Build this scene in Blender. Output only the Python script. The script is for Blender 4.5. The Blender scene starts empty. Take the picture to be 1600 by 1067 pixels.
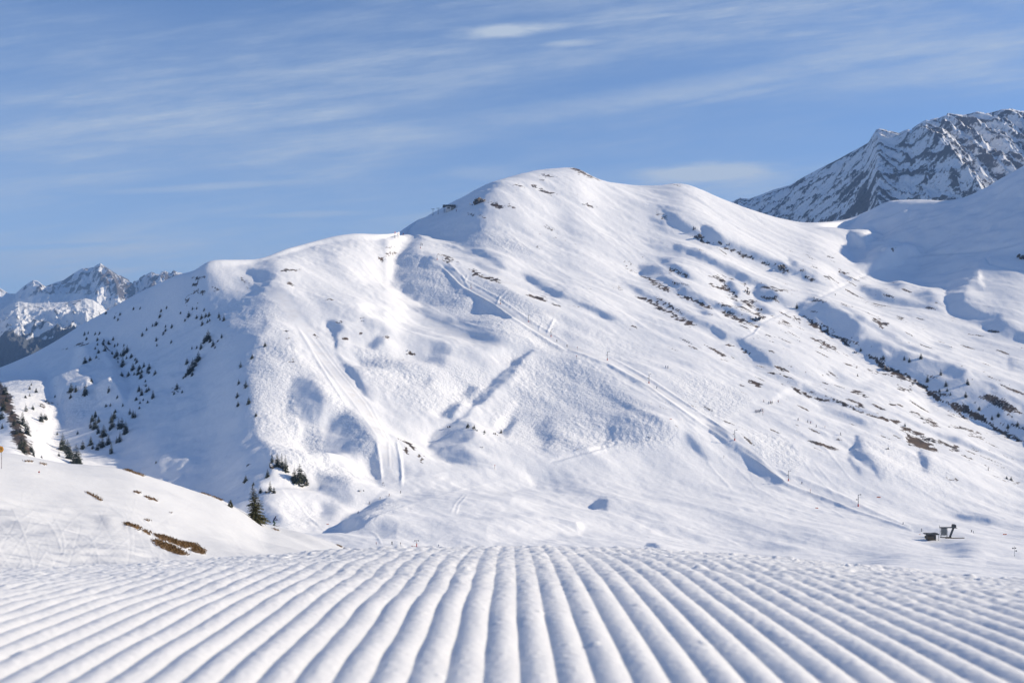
import bpy, bmesh, math, random
import numpy as np
from mathutils import Vector, Matrix

# ------------------------------------------------------------------ camera, sky, sun, exposure
SC = bpy.context.scene
F = 1716.0            # focal length in pixels of the 1600 px wide photograph
HV = 600.0            # row of the true horizon
cam_d = bpy.data.cameras.new('camera')
cam = bpy.data.objects.new('camera', cam_d)
SC.collection.objects.link(cam)
cam.location = (0, 0, 0)
cam.rotation_euler = (math.radians(90), 0, 0)
cam_d.sensor_width = 36.0
cam_d.lens = 36.0 * F / 1600.0
cam_d.shift_y = (HV - 533.5) / 1600.0
cam_d.clip_start = 0.05
cam_d.clip_end = 60000
cam_d.dof.use_dof = True
cam_d.dof.focus_distance = 18.0
cam_d.dof.aperture_fstop = 5.6
SC.camera = cam

SUN_EL = math.radians(25.0)
SUN_AZ = math.radians(6.0)          # from +x towards +y
SX, SY = math.cos(SUN_AZ), math.sin(SUN_AZ)
sun_d = bpy.data.lights.new('sun', 'SUN')
sun_d.energy = 5.0
sun_d.angle = math.radians(0.6)
sun_d.color = (1.0, 0.868, 0.668)
sun = bpy.data.objects.new('sun', sun_d)
SC.collection.objects.link(sun)
sdir = Vector((SX * math.cos(SUN_EL), SY * math.cos(SUN_EL), math.sin(SUN_EL)))
sun.rotation_euler = sdir.to_track_quat('Z', 'Y').to_euler()

SC.view_settings.view_transform = 'Standard'
SC.view_settings.look = 'None'
SC.view_settings.gamma = 1.0
SC.view_settings.exposure = 0.28


def nd(t, kind, **kw):
    n = t.nodes.new(kind)
    for k, v in kw.items():
        setattr(n, k, v)
    return n


def setin(n, **kw):
    for k, v in kw.items():
        n.inputs[k.replace('_', ' ')].default_value = v


def mth(t, op, a, b=None, c=None, clamp=False):
    n = t.nodes.new('ShaderNodeMath')
    n.operation = op
    n.use_clamp = clamp
    for i, x in enumerate((a, b, c)):
        if x is None:
            continue
        if isinstance(x, (int, float)):
            n.inputs[i].default_value = x
        else:
            t.links.new(x, n.inputs[i])
    return n.outputs[0]


def smooth(t, x, a, b):
    n = t.nodes.new('ShaderNodeMapRange')
    n.interpolation_type = 'SMOOTHSTEP'
    t.links.new(x, n.inputs[0])
    n.inputs[1].default_value = a
    n.inputs[2].default_value = b
    return n.outputs[0]


def mixc(t, f, a, b):
    n = t.nodes.new('ShaderNodeMix')
    n.data_type = 'RGBA'
    n.clamp_factor = True
    for s, x in ((n.inputs[0], f), (n.inputs[6], a), (n.inputs[7], b)):
        if isinstance(x, (int, float)):
            s.default_value = x
        elif isinstance(x, tuple):
            s.default_value = (*x, 1) if len(x) == 3 else x
        else:
            t.links.new(x, s)
    return n.outputs[2]


def noise(t, vec, scale, detail=3.0, rough=0.55, lac=2.0):
    n = t.nodes.new('ShaderNodeTexNoise')
    n.inputs['Scale'].default_value = scale
    n.inputs['Detail'].default_value = detail
    n.inputs['Roughness'].default_value = rough
    n.inputs['Lacunarity'].default_value = lac
    if vec is not None:
        t.links.new(vec, n.inputs['Vector'])
    return n.outputs['Fac']


def build_world():
    w = bpy.data.worlds.new('World')
    SC.world = w
    w.use_nodes = True
    t = w.node_tree
    t.nodes.clear()
    L = t.links.new
    out = nd(t, 'ShaderNodeOutputWorld')
    bg = nd(t, 'ShaderNodeBackground')
    sky = nd(t, 'ShaderNodeTexSky', sky_type='NISHITA')
    sky.sun_disc = False
    sky.sun_elevation = SUN_EL
    sky.sun_rotation = math.radians(90) - SUN_AZ
    sky.altitude = 1900
    sky.air_density = 1.0
    sky.dust_density = 0.1
    sky.ozone_density = 3.0
    tc = nd(t, 'ShaderNodeTexCoord')
    sep = nd(t, 'ShaderNodeSeparateXYZ')
    L(tc.outputs['Generated'], sep.inputs[0])
    x, y, z = sep.outputs
    # high cirrus: directions projected on a flat cloud deck far overhead
    zz = mth(t, 'MAXIMUM', mth(t, 'ADD', z, 0.10), 0.02)
    px = mth(t, 'DIVIDE', x, zz)
    py = mth(t, 'DIVIDE', y, zz)

    def deck(sx, sy, rot, ox, scale, detail, rough):
        c = nd(t, 'ShaderNodeCombineXYZ')
        L(px, c.inputs[0]); L(py, c.inputs[1])
        m = nd(t, 'ShaderNodeMapping')
        L(c.outputs[0], m.inputs[0])
        m.inputs['Location'].default_value = (ox, ox * 0.7, 0)
        m.inputs['Rotation'].default_value = (0, 0, math.radians(rot))
        m.inputs['Scale'].default_value = (sx, sy, 1)
        return noise(t, m.outputs[0], scale, detail, rough)
    azf = mth(t, 'DIVIDE', x, mth(t, 'MAXIMUM', y, 0.15))
    elf = mth(t, 'DIVIDE', z, mth(t, 'MAXIMUM', y, 0.15))

    def streak(sx, sy, rot, ox, detail, rough):
        c = nd(t, 'ShaderNodeCombineXYZ')
        L(azf, c.inputs[0]); L(elf, c.inputs[1])
        m = nd(t, 'ShaderNodeMapping')
        m.vector_type = 'POINT'
        L(c.outputs[0], m.inputs[0])
        m.inputs['Rotation'].default_value = (0, 0, math.radians(rot))
        m2 = nd(t, 'ShaderNodeVectorMath', operation='MULTIPLY')
        L(m.outputs[0], m2.inputs[0]); m2.inputs[1].default_value = (sx, sy, 1)
        m3 = nd(t, 'ShaderNodeVectorMath', operation='ADD')
        L(m2.outputs[0], m3.inputs[0]); m3.inputs[1].default_value = (ox, ox * 1.7, 0)
        return noise(t, m3.outputs[0], 1.0, detail, rough)
    big = streak(1.6, 7.0, -7, 3.1, 3, 0.5)
    s1 = streak(4.2, 30.0, -8, 7.7, 8, 0.68)
    s2 = streak(7.0, 75.0, -5, 1.3, 7, 0.68)
    m1 = mth(t, 'MULTIPLY', smooth(t, s1, 0.40, 0.74), smooth(t, big, 0.30, 0.66))
    m2 = mth(t, 'MULTIPLY', smooth(t, s2, 0.42, 0.78), smooth(t, big, 0.36, 0.70))
    m = mth(t, 'ADD', mth(t, 'MULTIPLY', m1, 0.50), mth(t, 'MULTIPLY', m2, 0.34))
    m = mth(t, 'ADD', m, mth(t, 'MULTIPLY', smooth(t, big, 0.32, 0.72), 0.20))
    # single small clouds, each an ellipse of directions roughened by noise
    az = mth(t, 'DIVIDE', x, mth(t, 'MAXIMUM', y, 0.05))
    el = mth(t, 'DIVIDE', z, mth(t, 'MAXIMUM', y, 0.05))
    c2 = nd(t, 'ShaderNodeCombineXYZ')
    L(mth(t, 'MULTIPLY', az, 14.0), c2.inputs[0]); L(mth(t, 'MULTIPLY', el, 60.0), c2.inputs[1])
    nz = noise(t, c2.outputs[0], 1.4, 6, 0.62)
    front = smooth(t, y, 0.05, 0.3)
    for (u, v, wu, wv, k, s) in CLOUDS:
        a0, e0 = (u - 800) / F, (HV - v) / F
        da = mth(t, 'SUBTRACT', az, a0)
        de = mth(t, 'SUBTRACT', mth(t, 'SUBTRACT', el, e0), mth(t, 'MULTIPLY', da, s))
        q = mth(t, 'ADD', mth(t, 'POWER', mth(t, 'ABSOLUTE', mth(t, 'DIVIDE', da, wu / F)), 2.0),
                mth(t, 'POWER', mth(t, 'ABSOLUTE', mth(t, 'DIVIDE', de, wv / F)), 2.0))
        g = mth(t, 'SUBTRACT', 1.0, q, clamp=True)
        g = mth(t, 'MULTIPLY', smooth(t, mth(t, 'ADD', g, mth(t, 'MULTIPLY', mth(t, 'SUBTRACT', nz, 0.5), 1.6)), 0.1, 1.15), g)
        g = mth(t, 'MULTIPLY', mth(t, 'MULTIPLY', g, k), front)
        m = mth(t, 'ADD', m, g)
    m = mth(t, 'MULTIPLY', m, mth(t, 'SUBTRACT', 1.0, mth(t, 'MULTIPLY', smooth(t, z, 0.35, 0.65), 0.85)))
    m = mth(t, 'ADD', m, mth(t, 'MULTIPLY', mth(t, 'SUBTRACT', 1.0, smooth(t, z, 0.0, 0.36)), 0.30))
    m = mth(t, 'MINIMUM', m, 0.92)
    sk = nd(t, 'ShaderNodeVectorMath', operation='SCALE')
    L(sky.outputs[0], sk.inputs[0])
    sk.inputs['Scale'].default_value = SKY_K
    tint = nd(t, 'ShaderNodeVectorMath', operation='MULTIPLY')
    L(sk.outputs[0], tint.inputs[0])
    tint.inputs[1].default_value = SKY_TINT
    col = mixc(t, m, tint.outputs[0], CLOUD_COL)
    L(col, bg.inputs[0])
    bg.inputs[1].default_value = 1.0
    L(bg.outputs[0], out.inputs[0])


# (centre u, v, half widths, strength, slant) of the few separate clouds
CLOUDS = [(790, 48, 120, 17, 0.9, 0.06), (895, 68, 70, 9, 0.45, 0.05),
          (1110, 270, 165, 24, 0.85, 0.04), (1010, 150, 420, 30, 0.30, 0.16), (620, 215, 380, 26, 0.18, 0.05),
          (100, 384, 190, 7, -0.28, 0.05), (330, 292, 260, 9, 0.3, 0.05), (760, 270, 120, 20, 0.25, 0.03),
          (480, 335, 170, 8, 0.28, 0.03), (1450, 110, 330, 30, 0.22, 0.22), (1150, 150, 160, 8, 0.25, 0.2)]
SKY_K = 0.112
SKY_TINT = (0.85, 0.965, 1.125)
CLOUD_COL = (0.47, 0.54, 0.63)
build_world()

# ------------------------------------------------------------------ numeric helpers
def pchip(x, y, xi):
    x = np.asarray(x, float); y = np.asarray(y, float); xi = np.asarray(xi, float)
    h = np.diff(x); d = np.diff(y) / h
    m = np.zeros_like(y)
    for i in range(1, len(x) - 1):
        if d[i - 1] * d[i] > 0:
            w1 = 2 * h[i] + h[i - 1]; w2 = h[i] + 2 * h[i - 1]
            m[i] = (w1 + w2) / (w1 / d[i - 1] + w2 / d[i])
    m[0], m[-1] = d[0], d[-1]
    k = np.clip(np.searchsorted(x, xi) - 1, 0, len(x) - 2)
    t = (xi - x[k]) / h[k]
    t2, t3 = t * t, t * t * t
    return (y[k] * (2 * t3 - 3 * t2 + 1) + m[k] * h[k] * (t3 - 2 * t2 + t)
            + y[k + 1] * (3 * t2 - 2 * t3) + m[k + 1] * h[k] * (t3 - t2))


def bil(img, fx, fy):
    """bilinear sample of img[y, x]; coordinates in cells, clamped"""
    H, W = img.shape
    fx = np.clip(fx, 0, W - 1.001); fy = np.clip(fy, 0, H - 1.001)
    x0 = fx.astype(np.int32); y0 = fy.astype(np.int32)
    tx = (fx - x0).astype(np.float32); ty = (fy - y0).astype(np.float32)
    return (img[y0, x0] * (1 - tx) * (1 - ty) + img[y0, x0 + 1] * tx * (1 - ty)
            + img[y0 + 1, x0] * (1 - tx) * ty + img[y0 + 1, x0 + 1] * tx * ty)


def sstep(x, a, b):
    t = np.clip((x - a) / (b - a), 0, 1)
    return t * t * (3 - 2 * t)


def spec_noise(rng, shape, step, lmin, lmax, aniso=1.0, ang=0.0, slope=1.0):
    """random field on a grid, wavelengths lmin..lmax metres, stretched `aniso` times along `ang`; unit variance"""
    H, W = shape
    kx = np.fft.rfftfreq(W, step)[None, :]
    ky = np.fft.fftfreq(H, step)[:, None]
    c, s = math.cos(ang), math.sin(ang)
    ka = (kx * c + ky * s) * aniso
    kb = -kx * s + ky * c
    k = np.sqrt(ka * ka + kb * kb) + 1e-9
    amp = k ** (-slope - 0.5) * (1 / (1 + (k * lmin) ** 6)) * (1 / (1 + (1 / (k * lmax)) ** 6))
    ph = rng.standard_normal(amp.shape) + 1j * rng.standard_normal(amp.shape)
    f = np.fft.irfft2(amp * ph, s=shape)
    return (f / f.std()).astype(np.float32)


def grid_mesh(name, P, smooth_shade=True, attrs=None, flip=False):
    H, W = P.shape[:2]
    me = bpy.data.meshes.new(name)
    n = H * W
    me.vertices.add(n)
    me.vertices.foreach_set('co', np.ascontiguousarray(P, np.float32).reshape(-1))
    i = np.arange(n, dtype=np.int32).reshape(H, W)
    q = np.stack([i[:-1, :-1], i[:-1, 1:], i[1:, 1:], i[1:, :-1]], -1).reshape(-1, 4)
    if flip:
        q = q[:, ::-1]
    nf = len(q)
    me.loops.add(nf * 4)
    me.loops.foreach_set('vertex_index', np.ascontiguousarray(q).reshape(-1))
    me.polygons.add(nf)
    me.polygons.foreach_set('loop_start', np.arange(0, nf * 4, 4, dtype=np.int32))
    me.polygons.foreach_set('loop_total', np.full(nf, 4, np.int32))
    if smooth_shade:
        me.polygons.foreach_set('use_smooth', np.ones(nf, bool))
    me.update(calc_edges=True)
    for k, a in (attrs or {}).items():
        at = me.attributes.new(k, 'FLOAT', 'POINT')
        at.data.foreach_set('value', np.ascontiguousarray(a, np.float32).reshape(-1))
    return me


def link(name, me, mat=None, parent=None):
    o = bpy.data.objects.new(name, me)
    SC.collection.objects.link(o)
    if mat is not None:
        if len(me.materials) == 0:
            me.materials.append(mat)
    if parent is not None:
        o.parent = parent
    return o


def structure(name, me, mat):
    o = link(name, me, mat)
    o['kind'] = 'structure'
    return o


# ------------------------------------------------------------------ sketch maps: strokes and patches drawn on a plan of the slope as seen
PW, PH, PX0, PY0 = 2300, 1120, 350, 0


def parse(txt):
    for ln in txt.strip().splitlines():
        ln = ln.split('#')[0].strip()
        if not ln:
            continue
        a = ln.split()
        yield a[0], float(a[1]), float(a[2]), np.array([[float(q) for q in b.split(',')] for b in a[3:]])


def draw(img, kind, val, w, pts, mode='add'):
    pts = pts + np.array([PX0, PY0])
    pad = 3 * w + 4
    x0 = int(max(0, pts[:, 0].min() - pad)); x1 = int(min(PW, pts[:, 0].max() + pad + 1))
    y0 = int(max(0, pts[:, 1].min() - pad)); y1 = int(min(PH, pts[:, 1].max() + pad + 1))
    if x1 <= x0 or y1 <= y0:
        return
    X, Y = np.meshgrid(np.arange(x0, x1), np.arange(y0, y1))
    D = np.full(X.shape, 1e9); T = np.zeros(X.shape)
    closed = kind == 'p'
    n = len(pts)
    ins = np.zeros(X.shape, bool)
    seg = n if closed else n - 1
    tot = 0.0
    lens = [np.hypot(*(pts[(i + 1) % n] - pts[i])) for i in range(seg)]
    L = max(sum(lens), 1e-6)
    for i in range(seg):
        a, b = pts[i], pts[(i + 1) % n]
        d = b - a
        t = np.clip(((X - a[0]) * d[0] + (Y - a[1]) * d[1]) / max(d @ d, 1e-6), 0, 1)
        dd = np.hypot(X - a[0] - t * d[0], Y - a[1] - t * d[1])
        upd = dd < D
        D = np.where(upd, dd, D)
        T = np.where(upd, (tot + t * lens[i]) / L, T)
        tot += lens[i]
        if closed:
            c = (a[1] > Y) != (b[1] > Y)
            ins ^= c & (X < (b[0] - a[0]) * (Y - a[1]) / ((b[1] - a[1]) if b[1] != a[1] else 1e-9) + a[0])
    if closed:
        sd = np.where(ins, D, -D)
        m = sstep(sd, -w, w)
    else:
        if mode == 'thin':
            m = np.exp(-(D / w) ** 2) * np.clip(np.minimum(T, 1 - T) * 8 + 0.3, 0, 1)
        elif mode == 'add':
            tap = np.clip(np.minimum(T, 1 - T) * 4.0 + 0.15, 0, 1)
            m = np.exp(-1.0 * (D / (w * np.maximum(tap, 0.4))) ** 3) * tap
        else:
            tap = np.clip(np.minimum(T, 1 - T) * 6 + 0.25, 0, 1)
            m = (1 - sstep(D / np.maximum(tap, 0.3), w * 0.4, w * 1.6)) * tap
    sub = img[y0:y1, x0:x1]
    if mode in ('add', 'thin'):
        sub += val * m
    else:
        np.maximum(sub, val * m, out=sub)


def sketch(txt, mode='add'):
    img = np.zeros((PH, PW), np.float32)
    for k, v, w, p in parse(txt):
        thin = k == 's' and w < 3
        if (mode == 'add' and thin) or (mode == 'thin' and not thin):
            continue
        if mode == 'thin':
            w = max(w, 1.45)
            v = v * w
        draw(img, k, v, w, p, mode)
    return img

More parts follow.
